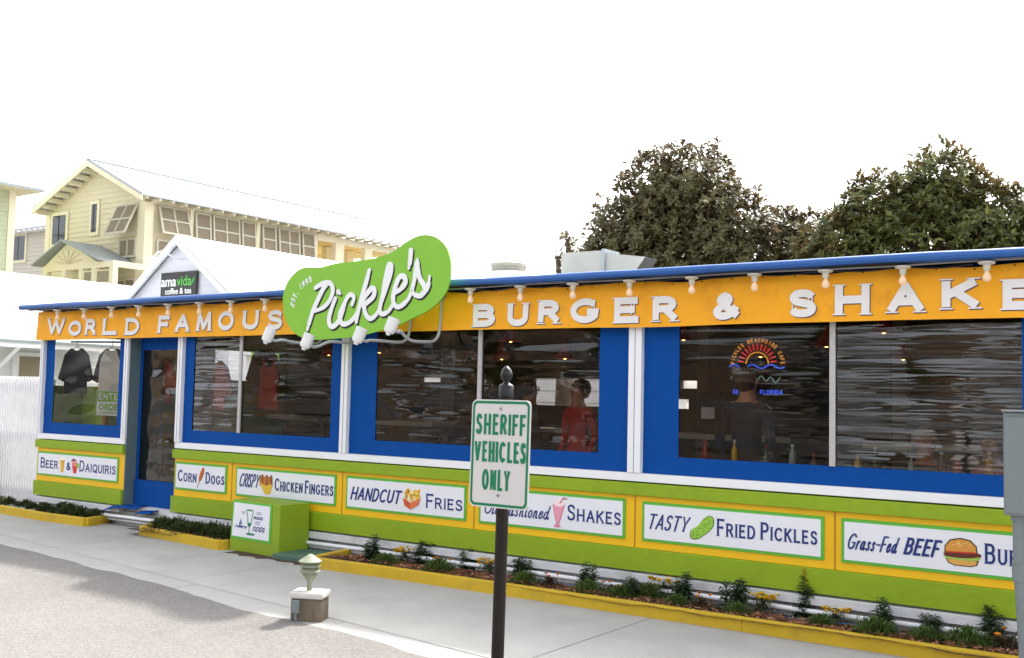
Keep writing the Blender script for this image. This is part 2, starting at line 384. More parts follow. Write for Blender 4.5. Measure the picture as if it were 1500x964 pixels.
def glyph_strokes(ch, x0, x1, z0, z1, wd, slant=0, serif=0, low=False):
    tab = LOW if (low and ch in LOW) else CAPS
    gw, st = tab[ch]; H = z1-z0; out = []
    sx = (x1-x0-wd)/gw if gw > .1 else 1
    def T(p):
        z = z0+wd/2+p[1]*(H-wd); x = (x0+wd/2+p[0]*sx) if gw > .1 else (x0+x1)/2
        return (x+slant*(z-z0), z)
    st = [[T(p) for p in s] for s in st]; out += [(s, wd, 0 if (low or ch in 'SCG&') else (.6 if ch in 'AVWMNXY' else .45 if ch in 'KR' else 1)) for s in st]
    if serif and ch != '&':
        ends = [(s[0], s[1], i) for i, s in enumerate(st)] + [(s[-1], s[-2], i) for i, s in enumerate(st)]
        for e, q, i in ends:
            if hypot(st[i][0][0]-st[i][-1][0], st[i][0][1]-st[i][-1][1]) < 1e-4: continue
            if any(segd(e, a, b) < wd*.45 for j, s in enumerate(st) if j != i for a, b in zip(s[:-1], s[1:])): continue
            dx, dz = e[0]-q[0], e[1]-q[1]; tw = serif*.42
            if abs(dz) > abs(dx)*.5 and ch not in 'CGS&':
                zz = z0+tw/2 if e[1] < (z0+z1)/2 else z1-tw/2
                out.append(([(e[0]-wd/2-serif*.7, zz), (e[0]+wd/2+serif*.7, zz)], tw, 0))
            elif ch in 'CGS':
                out.append(([(e[0]+(tw*.2 if dx > 0 else -tw*.2), e[1]-wd/2-serif*.5), (e[0]+(tw*.2 if dx > 0 else -tw*.2), e[1]+wd/2+serif*.35)], tw, 0))
            elif abs(dx) > abs(dz):
                out.append(([(e[0]-tw/2, e[1]-(wd/2+(serif*.6 if e[1] > z0+H*.3 else 0))), (e[0]-tw/2, e[1]+(wd/2+(serif*.6 if e[1] < z0+H*.7 else 0)))], tw, 0))
        if ch in 'BDEFKLPRHNMU':                      # outer left spurs at the joined corners
            for zz in ((z0+serif*.21), (z1-serif*.21)):
                if ch in 'BDEFPR' or (ch == 'L' and zz < (z0+z1)/2):
                    xx = st[0][0][0] if ch != 'L' else st[0][1][0]
                    out.append(([(xx-wd/2-serif*.7, zz), (xx, zz)], serif*.42, 0))
    return out
def segd(p, a, b):
    vx, vz = b[0]-a[0], b[1]-a[1]; l = vx*vx+vz*vz
    t = 0 if l == 0 else max(0, min(1, ((p[0]-a[0])*vx+(p[1]-a[1])*vz)/l))
    return hypot(p[0]-a[0]-t*vx, p[1]-a[1]-t*vz)
IDF = lambda x, y, z: Vector((x, y, z))
def text(mb, s, x0, x1, z0, z1, wd, y, m, dep=.002, slant=0, serif=0, small=None, low=False, fn=IDF, gap=.16, rnd=False):
    H = z1-z0; adv = []; x = 0
    for i, ch in enumerate(s):
        if ch == ' ': adv.append(None); x += .35*H; continue
        sc = small if (small and i > 0 and s[i-1] != ' ') else 1
        tab = LOW if (low and ch in LOW) else CAPS
        gw = max(tab[ch][0], 0)*H*sc*(.9 if not low else 1)+wd
        adv.append((x, gw, sc)); x += gw + (gap*H if not low else gap*.4*H)
    tot = x - (gap*H if not low else gap*.4*H); tot += slant*H*.35; k = (x1-x0)/tot
    for ch, a in zip(s, adv):
        if not a: continue
        xa = x0+a[0]*k; xb = x0+(a[0]+a[1])*k
        for st, ww, sq in glyph_strokes(ch, xa, xb, z0, z0+H*a[2], wd*(1 if a[2] == 1 else .9), slant, serif*(1 if a[2] == 1 else .85), low):
            ribbon(mb, st, ww, y, dep, m, fn, round_end=rnd, square=sq)
def ell(cx, cz, rx, rz, n=20, a0=0, a1=360):
    return [(cx+rx*cos(radians(a0+(a1-a0)*i/n)), cz+rz*sin(radians(a0+(a1-a0)*i/n))) for i in range(n if a1-a0 == 360 else n+1)]

# ================================================================== SETTING
G = -.07
g = MB(); g.poly([(-900,-700,G-.03),(900,-700,G-.03),(900,1100,G-.03),(-900,1100,G-.03)], M_gravel); tag(g.build('ground'), kind='structure')
rd = MB(); rd.poly([(-200,-15,G-.024),(200,-15,G-.024),(200,.6,G-.024),(-200,.6,G-.024)], mat('asphalt', (74,73,72), .9, .12, 2, bump=.4, bscale=90)); tag(rd.build('added_road'), kind='structure')  # unseen street behind the camera, added so the film reflects dark ground
def edge(x): return 5.29-.1318*(x+4.48)          # street edge of the sidewalk
side = MB(); xs = [-60,-23,-19.2,-15.4,-11.6,-7.76,-3.84,.1,4,8,12]
for a, b in zip(xs[:-1], xs[1:]):
    j = .006
    lo = [(a+j, edge(a+j)+.34), (b-j, edge(b-j)+.34)]
    side.prism([(lo[0][0], lo[0][1]), (lo[1][0], lo[1][1]), (b-j, 8.6), (a+j, 8.6)], G-.12, G, M_concrete, fn=lambda x, y, z: Vector((x, z, y)))
tag(side.build('sidewalk', bevel=.006), kind='structure')
kb = MB()
for i in range(-60, 24):
    a, b = i*.5+.002, i*.5+.5-(.002 if i % 8 else .008)
    ea, eb = edge(a)+.03*noise.noise((a*1.3, 0, 0)), edge(b)+.03*noise.noise((b*1.3, 0, 0))
    kb.prism([(a, ea), (b, eb), (b, edge(b)+.332), (a, edge(a)+.332)], G-.12, G-.004, M_kerbband, fn=lambda x, y, z: Vector((x, z, y)))
tag(kb.build('kerb'), kind='structure')
# drifted sand lapping over the kerb band
sand = MB(); random.seed(3)
x = -26.0; top = []; bot = []
while x < 9:
    top.append((x, edge(x)+.05+.10*noise.noise((x*.7, 3, 0))+.05*noise.noise((x*2.3, 5, 0))+.02*noise.noise((x*7, 5, 2)))); bot.append((x, edge(x)-.5)); x += .15
for i in range(len(top)-1):
    sand.poly([(*bot[i], G-.0297), (*bot[i+1], G-.0297), (*top[i+1], G+.002), (*top[i], G+.002)], M_gravel)
tag(sand.build('sand'), kind='structure')

# ================================================================== RESTAURANT SHELL
X0, X1 = -13.36, 2.6; Y = 8.0
shop = E('restaurant', (-6, Y, G), 'long low burger restaurant with lime and yellow base, blue canvas windows and blue roof edge', 'restaurant')
DL, DR = -11.42, -10.46          # doorway
spans = [(X0, DL-.02), (DR, X1)]
def part(name, fn, **k):
    m = MB(); fn(m); return m.build(name, shop, **k)
for a, b in spans:
    part('lower_band', lambda m: m.box(a-.015, b, Y-.045, Y+.1, .17, .356, M_lime), bevel=.004)
    part('yellow_panel', lambda m: m.box(a, b, Y-.012, Y+.1, .358, .795, M_yellow))
    part('upper_band', lambda m: m.box(a-.012, b, Y-.05, Y+.1, .797, .9, M_lime), bevel=.004)
    part('window_sill', lambda m: m.box(a, b, Y-.03, Y+.1, .912, .982, M_trim), bevel=.004)
for x in (-9.44, -7.728, -6.02, -4.315, -2.613, -.91):
    MB().box(x-.006, x+.006, Y-.0135, Y-.004, .36, .793, mat('seam', (170,120,20), .7)).build('panel_seam', shop)
part('foundation', lambda m: m.box(X0+.02, X1, Y+.03, Y+.2, G-.1, .165, M_dirtywhite))
for a, b in spans: part('ledge_board', lambda m: m.box(a-.03, b, Y-.075, Y+.05, .085, .152, M_dirtywhite), bevel=.004)
posts = [(-13.37,-13.30), (-11.51,-11.43), (-10.462,-10.378), (-7.775,-7.68), (-4.385,-4.262), (-1.0,-.88), (2.4,2.5)]
for a, b in posts:
    m = MB(); m.box(a, b, Y-.04, Y+.09, .984, 2.64, M_trim); m.box((a+b)/2-.003, (a+b)/2+.003, Y-.0425, Y-.039, .985, 2.62, M_greybox); m.build('post', shop, bevel=.004)
# windows: blue canvas surrounds with clear vinyl film
V = [vinyl('vinyl_film_a', .12, .6, 5, seed=1, k=1.0, dist=.015), vinyl('vinyl_film_b', .9, .8, 15, seed=2, dist=.08, k=2.6), vinyl('vinyl_film_c', .45, .35, 7, seed=3, dist=.06, k=1.4), vinyl('vinyl_film_d', .4, .45, 10, seed=4, dist=.035, k=1.1), vinyl('vinyl_film_e', .85, .6, 14, seed=6, dist=.08, k=2.4)]
def film(x0, x1, z0, z1, m, y=Y+.02, amp=.006, sd=0):
    mb = MB(); nx, nz = 40, 30
    for j in range(nz+1):
        for i in range(nx+1):
            u, v = i/nx, j/nz; x = x0+(x1-x0)*u; z = z0+(z1-z0)*v; e = min(1, 8*min(u, 1-u, v, 1-v))
            mb.v.append(Vector((x, y+amp*e*noise.noise((x*1.4+sd, z*5, sd)), z)))
    k = mb.mi(m)
    for j in range(nz):
        for i in range(nx): a = j*(nx+1)+i; mb.f.append([a, a+1, a+nx+2, a+nx+1]); mb.m.append(k)
    return mb
def canvas(parts):
    mb = MB()
    for x0, x1, z0, z1 in parts:
        nx, nz = max(2, int((x1-x0)/.08)), max(2, int((z1-z0)/.08)); b0 = len(mb.v)
        for j in range(nz+1):
            for i in range(nx+1):
                x = x0+(x1-x0)*i/nx; z = z0+(z1-z0)*j/nz
                mb.v.append(Vector((x, Y+.012+.006*noise.noise((x*3, z*9, 2))+.003*noise.noise((x*11, z*5, 7)), z)))
        k = mb.mi(M_blue)
        for j in range(nz):
            for i in range(nx): a = b0+j*(nx+1)+i; mb.f.append([a, a+1, a+nx+2, a+nx+1]); mb.m.append(k)
    return mb
wins = [(-13.30,-11.51, -13.10,-11.67, [(-13.10,-11.67,0)], None),
        (-10.378,-7.775, -10.21,-7.96, [(-10.21,-9.385,1),(-9.385,-7.96,3)], -9.385),
        (-7.68,-4.385, -7.32,-4.702, [(-7.32,-6.005,2),(-6.005,-4.702,2)], -6.005),
        (-4.262,-1.0, -3.932,-1.32, [(-3.932,-2.64,3),(-2.64,-1.32,4)], -2.64),
        (-.88,2.4, -.55,2.1, [(-.55,.75,3),(.75,2.1,2)], .75)]
for i, (a, b, c, d, fl, st) in enumerate(wins):
    cv = canvas([(a, c, .984, 2.62), (d, b, .984, 2.62), (c, d, .984, 1.132), (c, d, 2.42, 2.62)]).build('canvas_surround', shop, smooth=60)
    for k, (p, q, vm) in enumerate(fl): film(p, q, 1.132, 2.42, V[vm], sd=i*5+k*2).build('vinyl_window', shop, smooth=80, fix=False)
    if st: 
        m = MB(); m.box(st-.022, st+.022, Y-.004, Y+.014, 1.13, 2.45, mat('webbing', (186,182,180), .6, .1, 30, bump=.3)); m.build('webbing_strip', shop)
# door: film in a blue canvas frame, recessed
door = MB().box(DL, DR, 8.14, 8.155, 2.085, 2.5, M_blue).box(DL, DR, 8.12, 8.15, .14, .48, M_blue).box(DL, DL+.05, 8.14, 8.155, .48, 2.085, M_blue).build('door', shop)
dm = film(DL+.05, DR-.02, .48, 2.085, vinyl('vinyl_film_door', .6, 4, 1.5, seed=8, dist=.05, k=1.8), y=8.148, amp=.02, sd=31); o = dm.build('door_film', door, smooth=80, fix=False)
part('door_jamb', lambda m: [m.box(DL-.02, DL-.004, Y+.1, Y+.5, .1, 2.6, M_shopgrey), m.box(DR+.004, DR+.02, Y+.1, Y+.5, .1, 2.6, M_shopgrey)])
part('door_reveal', lambda m: m.box(DL-.019, DL, Y-.01, Y+.099, .17, 2.4, M_shopgrey))
part('threshold', lambda m: m.box(DL-.3, DR+.1, Y-.02, Y+.3, -.02, .1, mat('threshold_board', (150,148,140), .8, .1)))
# roof, eaves, interior shell with openings
part('roof', lambda m: m.prism([(7.86,2.66),(12.6,2.98),(12.6,3.06),(7.84,2.70)], X0-.1, X1, M_white, fn=lambda x, y, z: Vector((y, x, z))))
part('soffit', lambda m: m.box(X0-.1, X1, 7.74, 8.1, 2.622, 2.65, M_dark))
part('eave_pipe', lambda m: m.tube([(x*.4-13.4, 7.79+.006*sin(x*2.1), 2.612+.004*sin(x*1.3)) for x in range(41)], .008, M_grey))
tb = MB(); path = [(-13.56+i*.3, 7.76+.004*noise.noise((i*.4, 0, 0)), 2.655+.012*noise.noise((i*.23, 4, 0))) for i in range(55)]
tb.tube(path, [.036+.006*noise.noise((i*.6, 9, 0)) for i in range(55)], M_bluetube, n=12); tb.build('roof_edge_roll', shop, smooth=50)
part('floor', lambda m: m.box(X0, X1, Y+.1, 12.3, .0, .1, M_floor))
part('ceiling', lambda m: m.box(X0, X1, Y+.1, 12.3, 2.5, 2.55, M_interior))
def wall_with_holes(m, u0, u1, z0, z1, holes, mk):
    us = sorted({u0, u1, *[h[0] for h in holes], *[h[1] for h in holes]})
    for a, b in zip(us[:-1], us[1:]):
        hh = sorted([(h[2], h[3]) for h in holes if h[0] <= a and h[1] >= b]); z = z0
        for p, q in hh: mk(m, a, b, z, p); z = q
        mk(m, a, b, z, z1)
part('back_wall', lambda m: wall_with_holes(m, X0, X1, .0, 2.9, [(-10.35,-9.92,1.8,1.87), (-8.3,-7.15,1.5,1.87), (-6.02,-5.75,1.76,1.86), (-6.8,-5.9,1.5,1.62)], lambda m, a, b, p, q: m.box(a, b, 12.3, 12.4, p, q, M_interior)))
part('end_wall', lambda m: wall_with_holes(m, 8.1, 12.3, .0, 2.6, [(8.12,9.25,1.62,2.3), (10.5,11.6,1.77,2.24), (11.72,12.15,1.77,2.24)], lambda m, a, b, p, q: m.box(X0, X0+.06, a, b, p, q, M_wallgreen)))
part('end_wall', lambda m: m.box(X1-.1, X1, 8.1, 12.3, 0, 2.8, M_interior))
for x in (-9.0, -5.2, -3.0, -1.4): part('column', lambda m: m.box(x-.07, x+.07, 11.2, 11.34, .1, 2.5, mat('column_paint', (120,108,92), .7)))
# white conduit pipes along the foot of the wall
m = MB(); m.tube([(-13.2+i*.5, 7.9+.004*sin(i), .045+.004*sin(i*1.7)) for i in range(32)], .02, M_trim, n=10); tag(m.build('drain_pipe', loc=(-6,7.9,.04), smooth=60), 'white plastic pipe running along the foot of the restaurant wall', 'pipe')
m = MB(); m.tube([(-13.1+i*.5, 7.95, -.006+.003*sin(i*1.3)) for i in range(20)], .016, M_dirtywhite, n=8); tag(m.build('conduit_pipe', loc=(-8,7.95,0), smooth=60), 'thin lower white conduit below the plastic pipe on the foundation', 'pipe')
m = MB(); m.tube([(-6.2+i*.25, 7.83+.03*noise.noise((i*.5, 0, 1)), -.03+.03*noise.noise((i*.3, 2, 0))+.02) for i in range(22)], .007, M_hose, n=6); tag(m.build('garden_hose', loc=(-4,7.83,0), smooth=60), 'thin blue irrigation hose lying at the back of the flower bed', 'hose')

# ------------------------------------------------------------------ banner
def by(x, z):
    t = (2.6-z)/.37
    return 7.905-.012*max(0, t)+.016*noise.noise((x*1.6, z*1.0, 0))+.007*noise.noise((x*4+z*3, z*2.5, 5))+.004*noise.noise((x*9-z*6, z*4, 8))
def bzb(x): return 2.221+.016*noise.noise((x*.35, 1, 0))+.006*noise.noise((x*1.1, 7, 0))
def bzt(x): return 2.600-.018*abs(sin((x+13.36)*pi/1.12))**6+.01*noise.noise((x*.9, 3, 3))
ban = MB(); NX, NZ = 300, 10
for j in range(NZ+1):
    for i in range(NX+1):
        x = -13.375+i*(15.6/NX); z = bzb(x)+(bzt(x)-bzb(x))*j/NZ; ban.v.append(Vector((x, by(x, z), z)))
k = ban.mi(M_orange)
for j in range(NZ):
    for i in range(NX): a = j*(NX+1)+i; ban.f.append([a, a+1, a+NX+2, a+NX+1]); ban.m.append(k)
bn = E('banner', (-6, 7.9, 2.22), 'long orange cloth banner with big white WORLD FAMOUS BURGER & SHAKES lettering', 'banner')
ban.build('cloth', bn, smooth=80)
LET = [('W',-13.129,-12.709,2.288,2.507),('O',-12.646,-12.339,2.266,2.466),('R',-12.273,-12.012,2.27,2.479),('L',-11.881,-11.582,2.264,2.476),('D',-11.439,-11.12,2.257,2.472),('F',-10.771,-10.526,2.271,2.484),('A',-10.438,-10.165,2.28,2.496),('M',-10.065,-9.78,2.284,2.512),('O',-9.682,-9.387,2.283,2.505),('U',-9.269,-8.987,2.285,2.499),('S',-8.859,-8.587,2.277,2.493),('B',-6.024,-5.749,2.248,2.466),('U',-5.631,-5.374,2.247,2.46),('R',-5.286,-5.033,2.261,2.478),('G',-4.947,-4.627,2.259,2.479),('E',-4.508,-4.244,2.25,2.473),('R',-4.137,-3.88,2.254,2.47),('&',-3.587,-3.318,2.257,2.479),('S',-2.959,-2.714,2.262,2.477),('H',-2.6,-2.319,2.27,2.502),('A',-2.212,-1.932,2.276,2.498),('K',-1.834,-1.554,2.29,2.51),('E',-1.43,-1.17,2.274,2.487),('S',-1.04,-.79,2.274,2.487)]
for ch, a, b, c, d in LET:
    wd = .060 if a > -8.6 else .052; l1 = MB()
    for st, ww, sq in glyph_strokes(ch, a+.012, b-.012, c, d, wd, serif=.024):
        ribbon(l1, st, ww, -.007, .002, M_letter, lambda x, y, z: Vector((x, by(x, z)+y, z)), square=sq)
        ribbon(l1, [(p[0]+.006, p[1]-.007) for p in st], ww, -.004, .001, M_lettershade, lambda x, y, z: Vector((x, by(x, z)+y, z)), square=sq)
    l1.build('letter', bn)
gm = MB()
for i in range(60):
    x = -13.3+i*.26; z = bzt(x)-.014; gm.lathe([(.001,0),(.006,0),(.006,.002),(.001,.002)], (x, by(x, z)-.004, z), M_dark, 8, Matrix.Rotation(radians(90), 3, 'X'))
gm.build('grommets', bn)

# ------------------------------------------------------------------ eave bulbs
bulb = E('eave_bulb', (0, 7.79, 2.6), 'x', 'light bulb', 'bare light bulbs hanging along the eave')
m = MB(); m.lathe([(.004,2.603),(.055,2.603),(.058,2.597),(.05,2.588),(.026,2.582),(.022,2.545),(.017,2.54)], (0,7.79,0), M_socket, 16); m.build('socket', bulb, smooth=40)
m = MB(); m.lathe([(.012,2.541),(.014,2.53),(.025,2.511),(.028,2.496),(.025,2.48),(.014,2.468),(.002,2.465)], (0,7.79,0), M_bulb, 14); gl = m.build('bulb', bulb, smooth=80)
m = MB(); m.lathe([(.004,2.505),(.012,2.498),(.013,2.488),(.004,2.48)], (0,7.79,0), M_bulbcore, 8); 
BL = [(-12.73,'letter W of WORLD','first'),(-12.14,'letter R of WORLD',''),(-11.56,'gap between L and D of WORLD',''),(-11.01,'gap between WORLD and FAMOUS',''),(-10.45,'gap between F and A of FAMOUS',''),(-9.88,'letter M of FAMOUS',''),(-9.34,'letter O of FAMOUS',''),(-8.78,'letter S of FAMOUS',''),(-5.975,'letter B of BURGER',''),(-5.41,'letter U of BURGER',''),(-4.853,'letter G of BURGER',''),(-4.292,'letter E of BURGER',''),(-3.721,'gap between BURGER and the ampersand',''),(-3.185,'gap right of the ampersand',''),(-2.624,'letter H of SHAKES',''),(-2.062,'letter A of SHAKES',''),(-1.5,'letter K of SHAKES','')]
first = True
for x, d, _ in BL:
    lb = 'bare eave light bulb hanging in front of the '+d
    if first: bulb.location.x = x; bulb['label'] = lb; first = False
    else: copy_tree(bulb, (x, 7.79, 2.6), label=lb)
m = MB(); pts = []
for a, b in zip([q[0] for q in BL[:-1]], [q[0] for q in BL[1:]]):
    for i in range(6): t = i/6; pts.append((a+(b-a)*t, 7.80+.01*sin(t*6), 2.598-.03*sin(pi*t)*(.5+.5*noise.noise((a, t, 0)))))
m.tube(pts, .006, M_cable, n=6); tag(m.build('light_string_cable', loc=(-6,7.8,2.6), smooth=60), 'black cable sagging between the eave light bulbs under the blue roof edge', 'cable')

# ------------------------------------------------------------------ menu signs
def menusign(x0, x1, z0, z1, label):
    s = E('menu_sign', ((x0+x1)/2, Y-.012, z0), label, 'sign', 'painted menu signs along the restaurant wall')
    MB().box(x0, x1, Y-.022, Y-.011, z0, z1, M_border).build('border', s, bevel=.002)
    MB().box(x0+.024, x1-.024, Y-.0265, Y-.0225, z0+.024, z1-.024, M_board).build('board', s)
    return s
YT = Y-.0295
def lettering(sign, items):
    for t, a, b, c, d, st in items:
        m = MB()
        if st == 'cap': text(m, t, a, b, c, d, .0175, YT, M_navy, small=.77, serif=.009)
        elif st == 'brush': text(m, t, a, b, c, d, .02, YT, M_navy, slant=.28, gap=.12)
        elif st == 'bold': text(m, t, a, b, c, d, .019, YT, M_navy, slant=.28, gap=.1)
        elif st == 'thin': text(m, t, a, b, c, d, .0125, YT, M_navy, slant=.3, low=True, gap=.12, rnd=True)
        else: text(m, t, a, b, c, d, .0145, YT, M_navy, slant=.3, gap=.12)
        m.build('word', sign)
def P(m, pts, col, l): m.prism(pts, YT+.0015-.0009*l, YT+.0025, col, back=False)
C = lambda n, rgb: mat('ink_'+n, rgb, .5, .06, 25)
s = menusign(-13.336, -11.548, .43, .745, 'white menu sign reading Beer & Daiquiris, left of the door')
lettering(s, [('BEER',-13.245,-12.845,.53,.665,'cap'), ('&',-12.65,-12.555,.528,.632,'cap'), ('DAIQUIRIS',-12.357,-11.589,.53,.668,'cap')])
m = MB(); P(m, [(-12.815,.665),(-12.70,.672),(-12.715,.50),(-12.775,.492)], C('beer',(226,170,40)), 1); P(m, [(-12.80,.64),(-12.775,.64),(-12.76,.51),(-12.77,.505)], C('glint',(246,220,140)), 2); P(m, [(-12.818,.672),(-12.698,.678),(-12.70,.65),(-12.81,.645)], C('foam',(250,240,220)), 3)
P(m, [(-12.53,.60),(-12.40,.61),(-12.43,.50),(-12.49,.492)], C('daiquiri',(222,50,60)), 1); P(m, ell(-12.465,.615,.07,.03), C('froth',(240,130,120)), 2); P(m, [(-12.56,.645),(-12.50,.685),(-12.42,.655)], C('parasol',(120,50,60)), 3); P(m, ell(-12.405,.60,.03,.032), C('lime_slice',(150,180,50)), 4); m.build('picture', s)
s = menusign(-10.438, -9.522, .434, .757, 'small white menu sign reading Corn Dogs, right beside the door')
lettering(s, [('CORN',-10.373,-10.039,.533,.667,'cap'), ('DOGS',-9.875,-9.549,.535,.664,'cap')])
m = MB()
def rot(p, c, a): x, z = p[0]-c[0], p[1]-c[1]; return (c[0]+x*cos(a)-z*sin(a), c[1]+x*sin(a)+z*cos(a))
P(m, [rot(p, (-9.965,.6), -.42) for p in ell(-9.965,.635,.03,.088)], C('corndog_edge',(120,50,20)), 1); P(m, [rot(p, (-9.965,.6), -.42) for p in ell(-9.968,.637,.024,.08)], C('corndog',(206,98,36)), 2); P(m, [rot(p, (-9.965,.6), -.42) for p in [(-9.971,.55),(-9.959,.55),(-9.959,.465),(-9.971,.465)]], C('stick',(150,110,70)), 1); m.build('picture', s)
s = menusign(-9.362, -7.812, .432, .756, 'white menu sign reading Crispy Chicken Fingers, partly behind the green box')
lettering(s, [('CRISPY',-9.308,-8.985,.54,.69,'script'), ('CHICKEN',-8.723,-8.294,.534,.668,'cap'), ('FINGERS',-8.258,-7.841,.534,.671,'cap')])
m = MB()
for i in range(6): x = -8.945+i*.034; P(m, [(x-.02,.57),(x-.026,.67+.018*(i % 2)),(x-.008,.697-.02*((i+1) % 2)),(x+.012,.67),(x+.016,.57)], C('chicken_dark' if i % 2 else 'chicken',(150,84,30) if i % 2 else (190,118,44)), 1+i % 3)
P(m, [(-8.955,.605),(-8.86,.575),(-8.762,.60),(-8.785,.50),(-8.83,.482),(-8.88,.49)], C('basket',(228,186,52)), 5); m.build('picture', s)
s = menusign(-7.667, -6.11, .424, .758, 'white menu sign reading Handcut Fries, left of the sheriff sign')
lettering(s, [('HANDCUT',-7.60,-6.925,.52,.655,'brush'), ('FRIES',-6.592,-6.149,.514,.65,'cap')])
m = MB(); random.seed(5)
for i in range(26):
    x = -6.77+random.uniform(-.085,.085); z = .60+random.uniform(-.02,.055); a = random.uniform(-.7,.7); q = [rot(p, (x,z), a) for p in [(x-.008,z-.035),(x+.008,z-.035),(x+.008,z+.035),(x-.008,z+.035)]]
    P(m, q, C('fry%d' % (i % 3), [(240,196,60),(222,164,40),(250,216,100)][i % 3]), 1+(i % 5))
P(m, [(-6.885,.585),(-6.79,.545),(-6.665,.60),(-6.69,.53),(-6.79,.482),(-6.865,.515)], C('carton',(206,92,48)), 7); P(m, [(-6.79,.545),(-6.665,.60),(-6.69,.53),(-6.79,.482)], C('carton_side',(226,120,70)), 8); m.build('picture', s)
s = menusign(-5.958, -4.405, .42, .76, 'white menu sign reading Old Fashioned Shakes, partly behind the sheriff sign')
lettering(s, [('Old',-5.90,-5.71,.515,.64,'thin'), ('fashioned',-5.67,-5.17,.515,.64,'thin'), ('SHAKES',-4.981,-4.442,.531,.669,'cap')])
m = MB(); P(m, [(-5.135,.655),(-5.005,.675),(-5.045,.545),(-5.065,.49),(-5.095,.49),(-5.11,.545)], C('shake_edge',(190,90,120)), 1); P(m, [(-5.127,.65),(-5.013,.668),(-5.05,.545),(-5.068,.497),(-5.09,.497),(-5.105,.545)], C('shake',(236,158,180)), 2); P(m, ell(-5.068,.672,.06,.03), C('cream',(250,226,230)), 3); P(m, ell(-5.083,.472,.036,.015), C('foot',(226,140,160)), 3); ribbon(m, [(-5.06,.67),(-5.02,.722),(-4.985,.712)], .009, YT-.002, .002, C('straw',(190,40,50)), IDF); m.build('picture', s)
s = menusign(-4.243, -2.694, .42, .75, 'white menu sign reading Tasty Fried Pickles, right of the sheriff sign')
lettering(s, [('TASTY',-4.195,-3.82,.525,.655,'script'), ('FRIED',-3.562,-3.239,.525,.663,'cap'), ('PICKLES',-3.194,-2.742,.531,.666,'cap')])
m = MB(); pk = [(q.x, q.y) for q in catmull([(-3.80,.50),(-3.79,.55),(-3.73,.59),(-3.69,.64),(-3.64,.678),(-3.595,.665),(-3.59,.61),(-3.62,.56),(-3.67,.52),(-3.73,.482),(-3.78,.478),(-3.80,.50)], 4)][:-1]
P(m, pk, C('pickle_edge',(86,128,40)), 1); P(m, [((x+3.70)*.93-3.70, (z-.58)*.93+.582) for x, z in pk], C('pickle',(150,198,66)), 2)
for i in range(18):
    t = random.random(); x = -3.77+.15*t+random.uniform(-.03,.03); z = .51+.13*t+random.uniform(-.03,.03); P(m, ell(x, z, .008, .006, 6), C('pickle_spot',(104,152,48)), 3)
m.build('picture', s)
s = menusign(-2.563, -1.0, .42, .75, 'white menu sign reading Grass-Fed Beef Burgers, at the right end')
lettering(s, [('Grass-Fed',-2.525,-2.155,.525,.645,'thin'), ('BEEF',-2.112,-1.865,.527,.652,'bold'), ('BURGERS',-1.56,-1.05,.52,.66,'cap')])
m = MB(); bx = -1.71; K = C('outline',(60,34,24))
P(m, [(bx-.118,.575),(bx-.116,.62),(bx-.08,.665),(bx-.01,.682),(bx+.055,.672),(bx+.098,.63),(bx+.102,.585)], K, 1); P(m, [(bx-.11,.582),(bx-.108,.618),(bx-.075,.657),(bx-.01,.673),(bx+.05,.664),(bx+.09,.627),(bx+.094,.59)], C('bun',(214,150,62)), 2)
for i in range(12): P(m, ell(bx-.07+random.uniform(0,.13), .632+random.uniform(-.012,.02), .007, .003, 6), C('sesame',(244,214,140)), 3)
P(m, [(bx-.125,.56),(bx-.11,.58),(bx+.1,.588),(bx+.128,.575),(bx+.12,.55),(bx-.1,.535)], C('patty',(96,44,28)), 3); P(m, [(bx-.11,.572),(bx-.1,.582),(bx+.09,.59),(bx+.1,.58)], C('tomato',(206,52,36)), 4)
P(m, [(bx-.125,.545),(bx-.06,.542),(bx,.54),(bx+.06,.545),(bx+.12,.56),(bx+.11,.535),(bx+.04,.525),(bx-.03,.527),(bx-.1,.528)], C('lettuce',(166,196,84)), 5); P(m, [(bx-.11,.53),(bx+.11,.533),(bx+.1,.50),(bx+.06,.486),(bx-.05,.486),(bx-.09,.50)], K, 2); P(m, [(bx-.1,.526),(bx+.1,.529),(bx+.092,.503),(bx+.055,.492),(bx-.046,.492),(bx-.082,.504)], C('bun_base',(222,168,84)), 3); m.build('picture', s)

# ------------------------------------------------------------------ pickle sign and its four lamps
PO = [(-8.295,2.518),(-8.293,2.603),(-8.258,2.714),(-8.173,2.809),(-8.056,2.873),(-7.939,2.885),(-7.764,2.876),(-7.669,2.887),(-7.519,2.906),(-7.353,2.907),(-7.207,2.913),(-7.046,2.92),(-6.941,2.94),(-6.82,2.966),(-6.719,3.005),(-6.619,3.057),(-6.519,3.096),(-6.42,3.111),(-6.321,3.101),(-6.222,3.062),(-6.139,2.994),(-6.088,2.896),(-6.069,2.795),(-6.077,2.67),(-6.117,2.559),(-6.202,2.468),(-6.328,2.39),(-6.491,2.331),(-6.657,2.271),(-6.792,2.235),(-6.929,2.212),(-7.087,2.182),(-7.265,2.158),(-7.448,2.147),(-7.635,2.14),(-7.806,2.137),(-7.962,2.155),(-8.082,2.198),(-8.186,2.276),(-8.262,2.39)]
